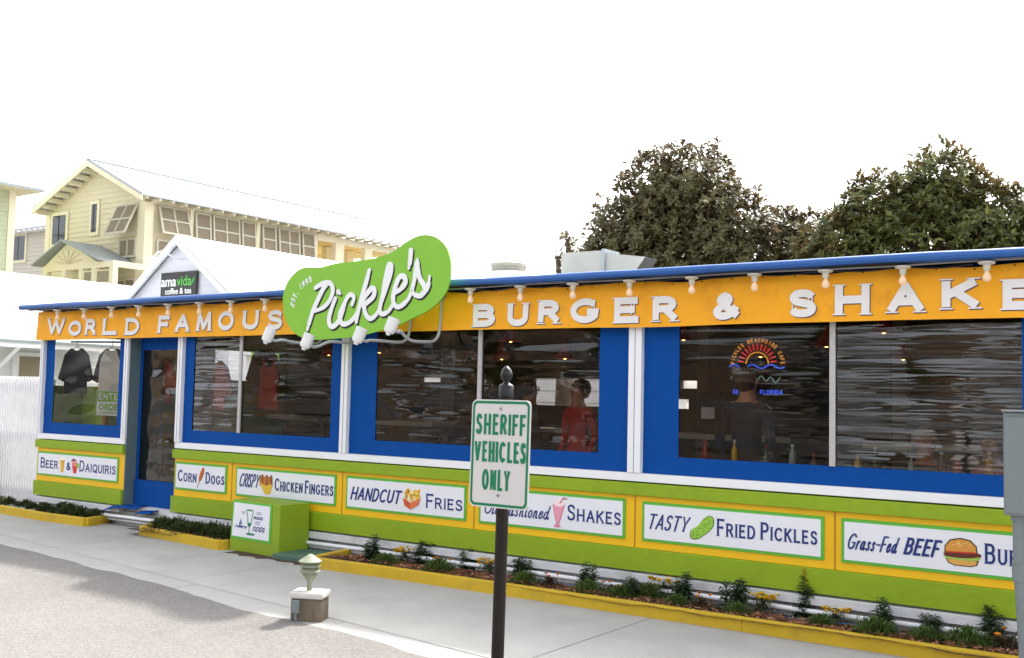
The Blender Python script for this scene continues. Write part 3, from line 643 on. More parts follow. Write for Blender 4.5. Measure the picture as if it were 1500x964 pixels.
PS = [[(-7.816,2.668),(-7.737,2.699),(-7.642,2.712),(-7.584,2.685),(-7.568,2.617),(-7.615,2.523),(-7.706,2.458),(-7.839,2.427)],[(-7.669,2.682),(-7.706,2.649),(-7.768,2.556),(-7.839,2.434),(-7.883,2.325),(-7.912,2.243)],[(-7.531,2.547),(-7.574,2.454),(-7.607,2.36),(-7.594,2.285),(-7.537,2.27),(-7.465,2.329),(-7.423,2.422),(-7.382,2.529),(-7.32,2.58),(-7.273,2.545),(-7.297,2.479)],[(-7.492,2.615),(-7.464,2.593)],[(-7.408,2.489),(-7.451,2.41),(-7.457,2.356),(-7.427,2.295),(-7.353,2.293),(-7.273,2.338),(-7.213,2.416)],[(-7.081,2.809),(-7.117,2.692),(-7.165,2.561),(-7.205,2.429),(-7.232,2.304)],[(-7.205,2.443),(-7.12,2.559),(-7.043,2.629),(-7.004,2.607),(-7.022,2.542),(-7.117,2.48),(-7.134,2.447),(-7.104,2.373),(-7.049,2.332),(-6.979,2.363),(-6.929,2.421)],[(-6.926,2.434),(-6.892,2.577),(-6.863,2.719),(-6.829,2.842),(-6.795,2.836),(-6.804,2.756),(-6.859,2.615),(-6.914,2.486),(-6.925,2.408),(-6.892,2.374),(-6.815,2.398),(-6.754,2.468)],[(-6.753,2.571),(-6.669,2.607),(-6.609,2.669),(-6.632,2.728),(-6.691,2.718),(-6.738,2.623),(-6.76,2.52),(-6.732,2.454),(-6.671,2.439),(-6.581,2.494),(-6.533,2.563)],[(-6.551,2.973),(-6.558,2.873),(-6.572,2.802)],[(-6.533,2.569),(-6.496,2.702),(-6.473,2.849),(-6.461,2.79),(-6.43,2.699),(-6.378,2.633),(-6.365,2.582),(-6.416,2.533),(-6.491,2.548),(-6.52,2.582)],[(-6.408,2.539),(-6.336,2.606),(-6.312,2.713)]]
pk = E('pickle_sign', (-7.2, 7.63, 2.14), "big green pickle shaped shop sign with white script lettering Pickle's", 'sign')
MB().prism([(q.x, q.y) for q in catmull(PO+[PO[0]], 4)][:-1], 7.6, 7.618, M_pickle, mside=M_pickleedge).build('sign_board', pk)
m1, m2 = MB(), MB()
for s_ in PS:
    q = [(v.x, v.y) for v in catmull(s_, 7)]; tp = [.95,1.1,1.05,.95,.8] if len(s_) > 3 else [1.1,1,.6]
    if s_ is PS[1]: tp = [1,1.1,1.1,1,.7]
    ribbon(m1, q, .050, 7.593, .003, M_scriptw, IDF, taper=tp, round_end=True)
    ribbon(m2, [(a+.013, b-.017) for a, b in q], .052, 7.5985, .0015, M_black, IDF, taper=tp, round_end=True)
m1.build('script_lettering', pk); m2.build('lettering_shade', pk)
m = MB(); ep = [(-8.145,2.505,62),(-8.136,2.552,66),(-8.112,2.592,62),(-8.085,2.632,50),(-8.040,2.690,30),(-7.998,2.712,28),(-7.950,2.735,26),(-7.902,2.757,24)]
for ch, (ex, ez, an) in zip('EST.1993', ep):
    a = radians(an)
    for st, ww, sq in glyph_strokes(ch, -.018 if ch != '1' else -.008, .018 if ch != '1' else .008, -.032, .032, .012, slant=.15):
        ribbon(m, [(ex+p[0]*cos(a)-p[1]*sin(a), ez+p[0]*sin(a)+p[1]*cos(a)) for p in st], ww, 7.595, .004, M_scriptw, IDF, square=sq)
m.build('small_lettering', pk)
m = MB()
for x, z in ((-7.9,2.3),(-7.0,2.5),(-6.4,2.6)): m.tube([(x,7.62,z),(x,7.93,z)], .015, M_grey)
m.build('bracket', pk)
for i, (hx, hz, ax, lb) in enumerate([(-7.96,2.14,-7.95,'white gooseneck spotlight at the far left, in front of the blue trimmed window'), (-7.42,2.075,-7.43,'white gooseneck spotlight under the left half of the pickle sign, second from left'), (-6.74,2.12,-6.78,'white gooseneck spotlight under the middle of the pickle sign, third from left'), (-6.35,2.20,-6.40,'white gooseneck spotlight overlapping the lower right edge of the pickle sign')]):
    l = E('gooseneck_lamp', (ax, 7.9, 2.2), lb, 'spotlight', 'gooseneck spotlights lighting the pickle sign')
    pth = catmull([(ax-.0,7.89,2.56+.0),(ax,7.885,2.34),(ax,7.86,2.19),(ax,7.80,2.125),(ax,7.70,2.105),(ax,7.45,2.105),(ax,7.30,hz-.02),(hx+.002,7.22,hz-.035),(hx,7.17,hz-.025)], 5)
    MB().tube(pth, .0145, M_armgrey, n=10).build('arm', l, smooth=60)
    MB().lathe([(.03,0),(.045,.004),(.045,.015),(.02,.02)], (ax,7.90,2.56), M_grey, 12, Matrix.Rotation(radians(90), 3, 'X')).build('mount', l)
    d = Vector((.22, .28, .92)).normalized(); mt = d.to_track_quat('Z', 'Y').to_matrix()
    MB().lathe([(.018,-.085),(.024,-.065),(.042,-.06),(.053,-.04),(.056,.07),(.06,.078),(.05,.074),(.05,.065)], (hx, 7.12, hz+.01), M_lampwhite, 18, mt).build('lamp_head', l, smooth=40)

# ------------------------------------------------------------------ green box sign with its slab
bxs = E('sign_box', (-8.6, 7.6, G), 'lime green box with a white sail boat panel standing on the sidewalk before the wall', 'sign box')
def yb(z): return 7.50
m = MB(); m.prism([(-8.862,G),(-8.115,G),(-8.112,.452),(-8.842,.462)], 7.5, 7.91, M_limebox); m.build('box', bxs, bevel=.006)
MB().prism([(-8.842,.062),(-8.235,.055),(-8.225,.452-.004),(-8.822,.455)], 7.494, 7.4995, M_border).build('panel_border', bxs)
MB().prism([(-8.822,.088),(-8.262,.08),(-8.252,.428),(-8.80,.436)], 7.4905, 7.4935, M_board).build('panel', bxs)
m = MB(); yb_ = 7.4885
for x0, x1, z in ((-8.775,-8.59,.188),(-8.50,-8.32,.196),(-8.50,-8.32,.168)):
    ribbon(m, [(x0+(x1-x0)*i/40, z+.011*abs(sin(i/40*pi*3.5))*2-.01) for i in range(41)], .009, yb_, .0015, M_navy, IDF)
m.prism([(-8.69,.205),(-8.69,.275),(-8.715,.21)], yb_, yb_+.0015, M_navy); m.prism([(-8.683,.215),(-8.683,.262),(-8.665,.215)], yb_, yb_+.0015, C('sail',(90,110,160))); m.prism([(-8.725,.2),(-8.655,.2),(-8.67,.184),(-8.71,.184)], yb_-.001, yb_+.0015, M_navy)
GG = C('glass_green',(40,130,84))
for pts in ([(-8.605,.37),(-8.585,.30),(-8.575,.215),(-8.56,.2)], [(-8.50,.37),(-8.515,.30),(-8.535,.215),(-8.555,.2)], [(-8.557,.2),(-8.557,.13)]): ribbon(m, pts, .009, yb_, .0015, GG, IDF)
m.prism(ell(-8.555,.37,.05,.008), yb_, yb_+.0015, GG); m.prism([(-8.585,.24),(-8.525,.24),(-8.54,.205),(-8.57,.205)], yb_, yb_+.0015, GG); m.prism(ell(-8.535,.125,.07,.012), yb_, yb_+.0015, GG)
text(m, 'PICKLES', -8.487, -8.355, .282, .312, .006, yb_, M_navy)
for (a, b, z) in ((-8.675,-8.625,.345),(-8.675,-8.635,.33),(-8.45,-8.385,.355),(-8.45,-8.375,.338),(-8.47,-8.39,.258),(-8.47,-8.40,.238)): ribbon(m, [(a, z), (b, z)], .007, yb_, .0015, C('faint_print',(120,132,170)), IDF)
m.build('picture', bxs)
sp_ = MB(); ps_ = [(-8.75+.09*i, 7.38-.12*abs(noise.noise((i*.45, 2, 0)))-.05*(i % 3 == 0)) for i in range(18)]; sp_.poly([(x_, y_, G+.003) for x_, y_ in ps_]+[(-7.2,7.40,G+.003),(-8.75,7.52,G+.003)], M_soil); tag(sp_.build('soil'), kind='structure')
sl = MB().box(-8.12, -7.50, 7.42, 7.95, G-.05, G+.05, M_green_slab).build('step_slab', loc=(-7.8,7.6,G), bevel=.008); tag(sl, 'flat grey green concrete slab between the lime box and the yellow bed edge', 'slab')

# ------------------------------------------------------------------ sheriff sign
sg = E('street_sign', (-2.59, 3.63, G), 'white and green sheriff vehicles only sign on a dark finial topped pole', 'sign')
TILT = radians(1.0)
def sfn(x, y, z): return Vector((-2.588+x*cos(TILT)-(z-1.36)*sin(radians(-.8)), 3.6+y, z+x*sin(TILT)*0))
def rrect(x0, x1, z0, z1, r):
    p = []
    for cx, cz, a in ((x1-r,z1-r,0),(x0+r,z1-r,90),(x0+r,z0+r,180),(x1-r,z0+r,270)): p += [(cx+r*cos(radians(a+k*15)), cz+r*sin(radians(a+k*15))) for k in range(7)]
    return p
sx0, sx1, sz0, sz1 = -.152, .152, 1.137, 1.588
MB().prism(rrect(sx0, sx1, sz0, sz1, .028), 0, .003, M_signface, sfn).build('plate', sg)
m = MB(); o_ = rrect(sx0+.006, sx1-.006, sz0+.006, sz1-.006, .024); i_ = rrect(sx0+.017, sx1-.017, sz0+.017, sz1-.017, .016)
for k in range(len(o_)):
    j = (k+1) % len(o_); m.poly([sfn(o_[k][0], -.0006, o_[k][1]), sfn(o_[j][0], -.0006, o_[j][1]), sfn(i_[j][0], -.0006, i_[j][1]), sfn(i_[k][0], -.0006, i_[k][1])], M_signgreen)
m.build('border', sg, fix=False)
m = MB()
text(m, 'SHERIFF', -.127, .128, 1.441, 1.528, .0128, -.0012, M_signgreen, dep=.0008, fn=sfn, gap=.2)
text(m, 'VEHICLES', -.131, .134, 1.327, 1.413, .0128, -.0012, M_signgreen, dep=.0008, fn=sfn, gap=.2)
text(m, 'ONLY', -.086, .058, 1.209, 1.296, .0128, -.0012, M_signgreen, dep=.0008, fn=sfn, gap=.2); m.build('lettering', sg)
m = MB()
for z in (1.55, 1.19): m.lathe([(.001,.003),(.006,.002),(.006,0),(.001,0)], sfn(0, -.002, z), M_grey, 10, Matrix.Rotation(radians(90), 3, 'X'))
m.build('bolts', sg)
pl0, pl1 = Vector((-2.607, 3.632, G-.1)), Vector((-2.583, 3.632, 1.60))
MB().tube([pl0, pl1], .0265, M_pole, n=20).build('pole', sg, smooth=40)
m = MB(); m.lathe([(.0285,1.60),(.033,1.602),(.033,1.645),(.028,1.652),(.016,1.658),(.013,1.664),(.014,1.669),(.022,1.675),(.027,1.688),(.026,1.70),(.019,1.716),(.008,1.728),(.001,1.731)], (pl1.x, pl1.y, 0), M_black, 20); m.build('finial', sg, smooth=50)
for o in kids(sg):
    if o.name.startswith('finial'): o.scale = (.96, .96, 1)

# ------------------------------------------------------------------ wooden post light
bp = E('bollard_light', (-5.66, 5.62, G), 'short weathered wooden post carrying a small pagoda garden lamp', 'garden lamp')
bc = Vector((-5.76, 5.65, 0)); A = radians(27)
R_ = Matrix.Rotation(A, 3, 'Z')
def rb(x0, x1, y0, y1, z0, z1, m_, name, bevel=.006):
    m = MB(); m.box(x0, x1, y0, y1, z0, z1, m_); m.v = [R_ @ v + bc for v in m.v]; return m.build(name, bp, bevel=bevel)
rb(-.118,.118,-.09,.09,G-.05,.088,M_wood,'wooden_post',.012)
rb(-.13,.13,-.103,.103,.09,.138,M_woodcap,'post_cap',.014)
rb(-.098,-.043,-.127,-.092,-.01,.082,M_greybox,'junction_box',.005)
m = MB(); m.tube([R_ @ Vector((-.07,-.11,.0))+bc, R_ @ Vector((-.07,-.11,-.05))+bc, R_ @ Vector((-.05,-.10,G-.03))+bc], .011, M_greybox); m.build('conduit', bp, smooth=60)
bl = bc+Vector((-.01,0,-.068))
lp = MB().lathe([(.016,.206),(.02,.21),(.018,.26),(.022,.275),(.044,.305),(.054,.32),(.058,.345),(.046,.35)], bl, M_lantern, 20).build('lamp', bp, smooth=40)
for z, r in ((.352,.076),(.39,.076),(.425,.084)): MB().lathe([(r,z-.012),(r+.002,z-.006),(.05,z+.026),(.045,z+.026),(r-.006,z-.008)] if z < .42 else [(r,z-.012),(r+.003,z-.004),(.03,z+.034),(.012,z+.046),(.001,z+.047)], bl, M_lantern, 24).build('louver', lp, smooth=30)
MB().lathe([(.045,.35),(.045,.425)], bl, mat('lamp_lens', (206,206,192), .3), 14).build('lens', lp, smooth=60)

# ------------------------------------------------------------------ electric box at right
eb = E('electric_box', (-1.1, 7.0, .95), 'grey steel electric box with conduit at the right edge before the wall', 'electric box')
m = MB(); m.box(-1.245, -.93, 6.9, 7.06, .962, 1.575, M_greybox); m.build('box', eb, bevel=.008)
m = MB(); m.box(-1.235, -.94, 6.892, 6.899, .975, 1.55, M_greybox); m.build('cover', eb, bevel=.004)
m = MB(); m.box(-1.25, -.925, 6.88, 7.065, 1.577, 1.59, M_greybox); m.build('rain_lip', eb, bevel=.004)
m = MB(); m.tube([(-1.175,6.98,.961),(-1.175,6.98,.62),(-1.165,6.98,.5),(-1.15,6.98,.2),(-1.14,6.98,G-.05)], .035, M_greybox, n=14); m.build('conduit', eb, smooth=50)
m = MB(); m.tube([(-1.175,6.98,.67),(-1.172,6.98,.57)], .042, M_greybox, n=14); m.build('coupling', eb, smooth=50); m = MB(); m.tube([(-1.175,6.98,.96),(-1.175,6.98,.93)], .045, M_greybox, n=14); m.build('coupling', eb, smooth=50)

# ------------------------------------------------------------------ door clutter
for pts, lb in (([(-11.62,7.93,.10),(-11.45,7.95,.14),(-11.25,7.98,.155),(-11.08,8.03,.15)], 'crumpled blue canvas flap lying on the left end of the doorstep'), ([(-11.02,7.96,.10),(-10.9,7.97,.115),(-10.78,8.0,.12)], 'small blue canvas scrap lying on the right of the doorstep')):
    m = MB(); q = catmull(pts, 6)
    for i in range(len(q)-1):
        for w0, w1, dz in ((-.10,-.03,0),(-.03,.04,.03),(.04,.1,.01)):
            def pp(v, w_, z_, i_): return (v.x, v.y+w_, max(v.z+z_+.02*noise.noise((v.x*9, w_*20, 1)), .104 if v.y+w_ > 7.98 else .0))
            m.poly([pp(q[i],w0,0 if w0 < -.05 else .03,i), pp(q[i+1],w0,0 if w0 < -.05 else .03,i), pp(q[i+1],w1,.03 if w1 < .05 else 0,i), pp(q[i],w1,.03 if w1 < .05 else 0,i)], M_blue)
    o = m.build('canvas_flap', loc=pts[1], smooth=60, fix=False); tag(o, lb, 'canvas', 'blue canvas flaps on the doorstep'); so = o.modifiers.new('s', 'SOLIDIFY'); so.thickness = .006

# ================================================================== BEDS AND PLANTS
def bed(name_, outline, label, soil_z):
    k = E('flower_bed', (outline[0][0], outline[0][1], G), label, 'flower bed', 'yellow edged flower beds along the wall')
    for (a, b) in zip(outline[:-1], outline[1:]):
        a = Vector((*a, 0)); b = Vector((*b, 0)); d = (b-a).normalized(); n = Vector((-d.y, d.x, 0))*.035; e = d*.03
        m = MB(); p = [a-n-e*0, b-n, b+n, a+n]; m.prism([(q.x, q.y) for q in p], G-.03, G+.10+.0, M_yellowkerb, fn=lambda x, y, z: Vector((x, z, y))); m.build('edging', k, bevel=.008)
    pts = [(x, y) for x, y in outline] + [(outline[-1][0], 8.02), (outline[0][0], 8.02)]
    m = MB(); nx = max(6, int(abs(outline[-1][0]-outline[0][0])/.1)); xa, xb = min(p[0] for p in pts), max(p[0] for p in pts); ya = max(7.25, min(p[1] for p in outline)+.05)
    for j in range(8):
        for i in range(nx+1):
            x = xa+.05+(xb-xa-.08)*i/nx; y = ya+(8.03-ya)*j/7; m.v.append(Vector((x, y, soil_z-.06*j/7+.02*noise.noise((x*3, y*4, 0))+.012*noise.noise((x*9, y*9, 3)))))
    kk = m.mi(M_soil)
    for j in range(7):
        for i in range(nx): a = j*(nx+1)+i; m.f.append([a, a+1, a+nx+2, a+nx+1]); m.m.append(kk)
    m.build('soil', k, smooth=80)
    return k
bed('a', [(-18.0,7.80),(-13.52,7.62),(-12.43,7.56),(-11.60,7.60),(-11.72,7.98)], 'yellow edged flower bed before the fence, left of the door', .0)
bed('b', [(-10.70,7.95),(-10.50,7.60),(-8.93,7.44),(-8.905,7.9)], 'short yellow edged flower bed between the door and the lime box', .0)
bed('c', [(-7.55,7.92),(-7.45,7.30),(-6.56,7.36),(-5.22,7.39),(-3.10,7.42),(2.0,7.45)], 'long yellow edged flower bed with mulch right of the lime box', .02)
# mulch chips
random.seed(11); mm = MB(); chipm = [mat('mulch_a', (136,84,56), .9, .2), mat('mulch_b', (170,124,92), .9, .2), mat('mulch_c', (92,58,42), .9, .2)]
for i in range(3600):
    x = random.uniform(-7.4, .5) if i > 250 else random.uniform(-10.4, -9.0); y = random.uniform(7.46, 7.95); z = .0-.06*(y-7.4)/.6+.035+random.uniform(-.01,.012)+.02*noise.noise((x*3, y*4, 0))
    L = random.uniform(.02,.06); W = random.uniform(.006,.014); n0 = len(mm.v); mm.box(-L/2, L/2, -W/2, W/2, -.003, .003, random.choice(chipm))
    M4 = Matrix.Translation((x, y, z)) @ Matrix.Rotation(random.uniform(0, 6.3), 4, 'Z') @ Matrix.Rotation(random.uniform(-.4,.4), 4, 'Y')
    for q in range(n0, len(mm.v)): mm.v[q] = M4 @ mm.v[q]
tag(mm.build('mulch_chips', loc=(-5,7.7,0)), 'brown bark mulch chips covering the flower beds', 'mulch', kind='stuff')

L_dark = leafmat('snapdragon_leaf', (.022,.04,.02), (.06,.095,.035), trans=.15)
L_mound = leafmat('mound_leaf', (.05,.09,.018), (.12,.19,.04), trans=.15)
L_brown = leafmat('bronze_leaf', (.05,.035,.018), (.11,.085,.035), trans=.1)
L_low = leafmat('low_leaf', (.03,.05,.015), (.09,.12,.035), trans=.1)
F_yel = leafmat('yellow_petal', (.75,.48,.02), (.9,.62,.05), trans=.2)
F_red = leafmat('red_petal', (.45,.02,.02), (.6,.05,.03), trans=.2)
F_or = leafmat('orange_petal', (.7,.22,.02), (.85,.35,.03), trans=.2)
F_wh = leafmat('white_petal', (.7,.68,.5), (.8,.78,.62), trans=.2)
def leaf(mb, p, d, L, W, m, up=Vector((0,0,1)), fold=.25, bend=.2):
    d = d.normalized(); s = d.cross(up)
    if s.length < .05: s = d.cross(Vector((1,0,0)))
    s.normalize(); u = s.cross(d); k = mb.mi(m); b = len(mb.v)
    mid = p+d*L*.5+u*L*bend*.3; tip = p+d*L-u*L*bend*.3
    mb.v += [p, mid+s*W/2+u*W*fold, mid, mid-s*W/2+u*W*fold, tip]
    for f in ((0,1,2),(0,2,3),(1,4,2),(2,4,3)): mb.f.append([b+i for i in f]); mb.m.append(k)
rv = lambda a: Vector((random.uniform(-a,a), random.uniform(-a,a), random.uniform(-a,a)))
def snap(sd, h, red=0):
    random.seed(sd); r = E('upright_plant', (0,0,0), 'x', 'plant', 'upright dark leafy plants in the long bed')
    fo, st, fl = MB(), MB(), MB()
    for s_ in range(random.choice((5,6,7))):
        a = random.uniform(0,6.3); hh = h*random.uniform(.55,1) if s_ else h; lean = Vector((cos(a), sin(a), 0))*(.12 if s_ else .02); base = Vector((cos(a),sin(a),0))*.03
        q = [base+lean*t*hh/.25*.4+Vector((0,0,hh*t)) for t in (0,.35,.7,1)]; st.tube(q, [.005,.004,.003,.002], M_stem, n=5)
        n = int(hh/.006)
        for i in range(n):
            t = (i+.5)/n; c = base+lean*t*hh/.25*.4+Vector((0,0,hh*t)); an = i*2.4; L = .10*(1.15-.6*t)*random.uniform(.7,1.25)
            leaf(fo, c, Vector((cos(an), sin(an), .5-.5*random.random())), L, L*.42, L_dark, bend=.5)
        if red and s_ < 2:
            for i in range(16): leaf(fl, q[-1]+Vector((0,0,-.02+.11*i/16)), Vector((cos(i*2.4), sin(i*2.4), .3)), .022, .02, F_red)
    fo.build('foliage', r, fix=False); st.build('stem', r)
    if red: fl.build('flower_spike', r, fix=False)
    return r
def mound(sd, rad, h, m, cat, group, fm=None, nf=0, L0=.03, name='mound_plant', n=420):
    random.seed(sd); r = E(name, (0,0,0), 'x', cat, group); fo = MB(); fl = MB()
    for i in range(n):
        a = random.uniform(0,6.3); e = random.random()**.7; ph = random.uniform(0,pi/2); k = random.uniform(.45,1)
        d = Vector((cos(a)*cos(ph), sin(a)*cos(ph), sin(ph))); p = Vector((d.x*rad*k, d.y*rad*k, d.z*h*k))*(1+.25*noise.noise((d*2.5+Vector((sd,0,0)))))
        L = L0*random.uniform(.7,1.5); leaf(fo, p, d+rv(.7), L, L*.28, m, bend=.3)
    fo.build('foliage', r, fix=False)
    if fm:
        for i in range(nf):
            a = random.uniform(0,6.3); k = random.random()**.5*rad; c = Vector((cos(a)*k, sin(a)*k, h*(1.02+.25*random.random())))
            for q in range(12): leaf(fl, c, Vector((cos(q*2.4), sin(q*2.4), .6+.8*random.random())), .032 if fm is not F_wh else .012, .026 if fm is not F_wh else .01, fm)
        fl.build('flowers', r, fix=False)
    return r
PS_ = [snap(1,.30), snap(2,.23), snap(3,.26), snap(7,.20)]; PR = snap(4,.40,1)
GM = 'green mound plants in the long bed'
PG = [mound(21,.16,.11,L_mound,'plant',GM,n=900,L0=.034), mound(22,.14,.10,L_mound,'plant',GM,n=800,L0=.034)]
PB = [mound(31,.11,.10,L_brown,'plant','bronze leafed plants in the long bed', F_or, 3, n=480)]
PY = [mound(41,.12,.14,L_low,'flowers','yellow flowering plants in the long bed', F_yel, 30, n=380), mound(42,.13,.13,L_low,'flowers','yellow flowering plants in the long bed', F_yel, 24, n=380)]
lay = [('s',-7.0,7.66),('g',-6.72,7.56),('y',-6.70,7.8),('s',-6.55,7.92),('g',-6.08,7.56),('b',-6.19,7.72),('s',-6.02,7.93),('y',-5.72,7.83),('s',-5.38,7.88),('g',-5.14,7.56),('b',-4.95,7.66),('s',-4.6,7.74),('g',-4.51,7.56),('b',-4.36,7.68),('s',-4.18,7.68),('g',-4.22,7.60),('g',-4.08,7.78),('y',-4.0,7.93),('s',-3.80,7.84),('g',-3.72,7.58),('b',-3.52,7.60),('s',-3.33,7.76),('g',-3.22,7.58),('y',-3.12,7.84),('r',-2.86,7.92),('g',-2.60,7.66),('y',-2.56,7.86),('s',-2.22,7.78),('g',-2.20,7.58),('s',-1.90,7.88),('g',-1.88,7.64),('s',-1.50,7.88),('g',-1.62,7.68),('b',-1.38,7.76),('g',-1.1,7.62),('s',-.7,7.8)]
cnt = {}; ordn = ['first','second','third','fourth','fifth','sixth','seventh','eighth','ninth','tenth','eleventh','twelfth','thirteenth','fourteenth']
desc = {'s':'upright dark leafy plant', 'g':'round bright green plant mound', 'b':'low bronze leafed plant', 'y':'clump of yellow flowers', 'r':'tall plant with red flower spikes below the Fried Pickles sign'}
used = set(); random.seed(99)
for t, x, y in lay:
    side_ = 'l' if x < -5.55 else 'r'; k = (t, side_); cnt[k] = cnt.get(k, 0)+1
    pool = {'s':PS_, 'g':PG, 'b':PB, 'y':PY, 'r':[PR]}[t]; src = pool[cnt[k] % len(pool)]
    lb = desc[t] if t == 'r' else desc[t]+', '+ordn[cnt[k]-1]+(' of its kind right of the lime box' if side_ == 'l' else ' of its kind right of the sheriff sign pole')
    loc = (x, y, .0-.06*(y-7.4)/.6+.01); rz = random.uniform(0,6.3); sc = random.uniform(.78,1.12)
    free = [p for p in pool if p.name not in used]
    if free and t != 'r' or t == 'r':
        src = (free or [PR])[0]; used.add(src.name); src.location = loc; src.rotation_euler = (0,0,rz); src.scale = (sc,)*3; src['label'] = lb
    else: copy_tree(src, loc, rz, sc, lb)
# low planting in the two left beds
random.seed(17); LP = 'low dark plants in the left beds'
lp0 = mound(51,.16,.11,L_low,'plant',LP,name='low_plant',n=760,L0=.045); lp1 = mound(52,.15,.10,L_low,'plant',LP,F_wh,2,name='low_plant',n=760,L0=.045)
for i, x in enumerate([-14.6,-14.25,-13.95,-13.65,-13.35,-13.05,-12.78,-12.5,-12.22,-11.98,-11.78]):
    lb = 'low dark green plant in the bed left of the door, %s from the doorstep' % ordn[10-i]; loc = (x, 7.80+.05*sin(i*2), -.01)
    if i == 0: lp1.location = loc; lp1['label'] = lb
    else: copy_tree(lp0 if i % 2 and False else lp1, loc, i*1.3, .95+.15*sin(i), lb)
for i, x in enumerate([-10.25,-10.05,-9.84,-9.62,-9.4,-9.19,-9.03]):
    lb = 'low dark green plant in the short bed, %s from the door' % ordn[i]; loc = (x, 7.68+.04*sin(i*2), .0)
    if i == 0: lp0.location = loc; lp0['label'] = lb
    else: copy_tree(lp0, loc, i*1.7, .9+.2*abs(sin(i*1.3)), lb)
# shrub in front of the fence, left edge
random.seed(23); sh = E('shrub', (-14.75, 7.85, G), 'dark leafy shrub at the left edge in front of the white fence', 'shrub'); fo, st = MB(), MB()
for s_ in range(9):
    a = s_*2.4; tip = Vector((-14.72+.30*cos(a)*random.random()+.05, 7.85+.15*sin(a), random.uniform(.6,1.08))); b0 = Vector((-14.75,7.85,G)); q = [b0, b0.lerp(tip,.5)+rv(.05), tip]; st.tube(q, [.012,.008,.004], M_stem, n=5)
    for i in range(90):
        t = random.uniform(.15,1); c = b0.lerp(tip,t)+rv(.05); leaf(fo, c, rv(1)+Vector((0,0,.4)), random.uniform(.05,.1), .028, L_dark, bend=.4)
fo.build('foliage', sh, fix=False); st.build('stem', sh)

# ================================================================== WHITE FENCE
fe = E('picket_fence', (-16, 8.1, G), 'white picket fence left of the restaurant', 'fence')
m = MB()
for i in range(70):
    x = -13.47-.066*i; m.prism([(x-.024,-.05),(x+.024,-.05),(x+.024,1.70),(x,1.735),(x-.024,1.70)], 8.085, 8.103, M_fence)
m.build('pickets', fe)
for z in (1.56, .88, .12): MB().box(-18.1, -13.43, 8.104, 8.14, z, z+.09, M_fence).build('rail', fe)
m = MB()
for x in (-13.44, -15.6, -17.8): m.box(x-.045, x+.045, 8.141, 8.22, G-.05, 1.7, M_fence)
m.build('posts', fe)

# ================================================================== BUILDINGS BEHIND
def clip(poly, z, keep_above):
    out = []
    for i in range(len(poly)):
        a, b = poly[i], poly[(i+1) % len(poly)]; ia = (a[1] >= z) == keep_above; ib = (b[1] >= z) == keep_above
        if ia: out.append(a)
        if ia != ib: t = (z-a[1])/(b[1]-a[1]); out.append((a[0]+(b[0]-a[0])*t, z))
    return out
def siding(m, poly, fn, mt, course=.16, out=.022):          # poly in (u,z), convex; fn(u, outward, z)
    z0 = min(p[1] for p in poly); z1 = max(p[1] for p in poly); z = z0
    while z < z1-1e-4:
        q = clip(clip(poly, z, True), min(z+course, z1), False)
        if len(q) >= 3:
            m.poly([fn(u, out*(1-(zz-z)/course), zz) for u, zz in q], mt)
            us = [u for u, zz in q if abs(zz-z) < 1e-5]
            if len(us) >= 2: m.poly([fn(min(us), 0, z), fn(max(us), 0, z), fn(max(us), out, z), fn(min(us), out, z)], mt)
        z += course
def front(yp): return lambda u, o, z: Vector((u, yp-o, z))
def sideR(xp): return lambda u, o, z: Vector((xp+o, u, z))
def gable_roof(m, xl, xr, xm, zl, zr, zm, y0, y1, th, mt, ribs=0, mr=None):
    for xa, za in ((xl, zl), (xr, zr)):
        m.prism([(xa, za), (xm, zm), (xm, zm+th), (xa, za+th)], y0, y1, mt)
        if ribs:
            n = int((y1-y0)/ribs)
            for i in range(n+1):
                y = y0+.03+i*ribs; m.prism([(xa, za+th), (xm, zm+th), (xm, zm+th+.035), (xa, za+th+.035)], y, y+.03, mr or mt)
M_cottage = mat('cottage_siding', (206,207,214), .6, .03, 2)
# coffee cottage ---------------------------------------------------------
am = E('white_cottage', (-21, 16, G), 'small white gabled cottage with a black coffee and tea sign', 'cottage')
m = MB(); siding(m, [(-22.85,1.5),(-19.2,1.5),(-19.2,3.85),(-21.02,5.16),(-22.85,3.85)], front(16.0), M_cottage, .17, .02); m.box(-22.85,-19.2,16.001,21,G,3.8,M_cottage); m.build('wall', am, fix=False)
rf = MB(); gable_roof(rf, -23.12, -18.92, -21.02, 3.74, 3.74, 5.24, 15.8, 22, .05, M_roofmetal); rf.build('roof', am)
m = MB()
for xa in (-23.1, -18.94): m.prism([(xa, 3.58),(-21.02,5.09),(-21.02,5.235),(xa,3.735)], 15.78, 15.86, M_trim)
m.build('bargeboard', am)
cs = E('coffee_sign', (-20.98, 15.9, 3.82), 'black amavida coffee & tea sign on the white gable', 'sign')
MB().box(-21.66,-20.33,15.91,15.95,3.80,4.41,M_signblack).build('board', cs)
m = MB(); yy = 15.905; MWT = M_scriptw; MGN = C('vida_green',(90,180,80))
def ftext(s_, x0, x1, z0, mm_):
    cu = bpy.data.curves.new('t', 'FONT'); cu.body = s_; cu.extrude = .004; cu.offset = .012; ob = link(bpy.data.objects.new('t', cu)); dg = bpy.context.evaluated_depsgraph_get()
    me = bpy.data.meshes.new_from_object(ob.evaluated_get(dg)); bpy.data.objects.remove(ob); xs_ = [v.co.x for v in me.vertices]; k_ = (x1-x0)/(max(xs_)-min(xs_)); b0 = len(m.v); q = m.mi(mm_); mn_ = min(xs_)
    m.v += [Vector((x0+(v.co.x-mn_)*k_, yy-v.co.z-.002, z0+v.co.y*k_)) for v in me.vertices]
    for p in me.polygons: m.f.append([b0+i_ for i_ in p.vertices]); m.m.append(q)
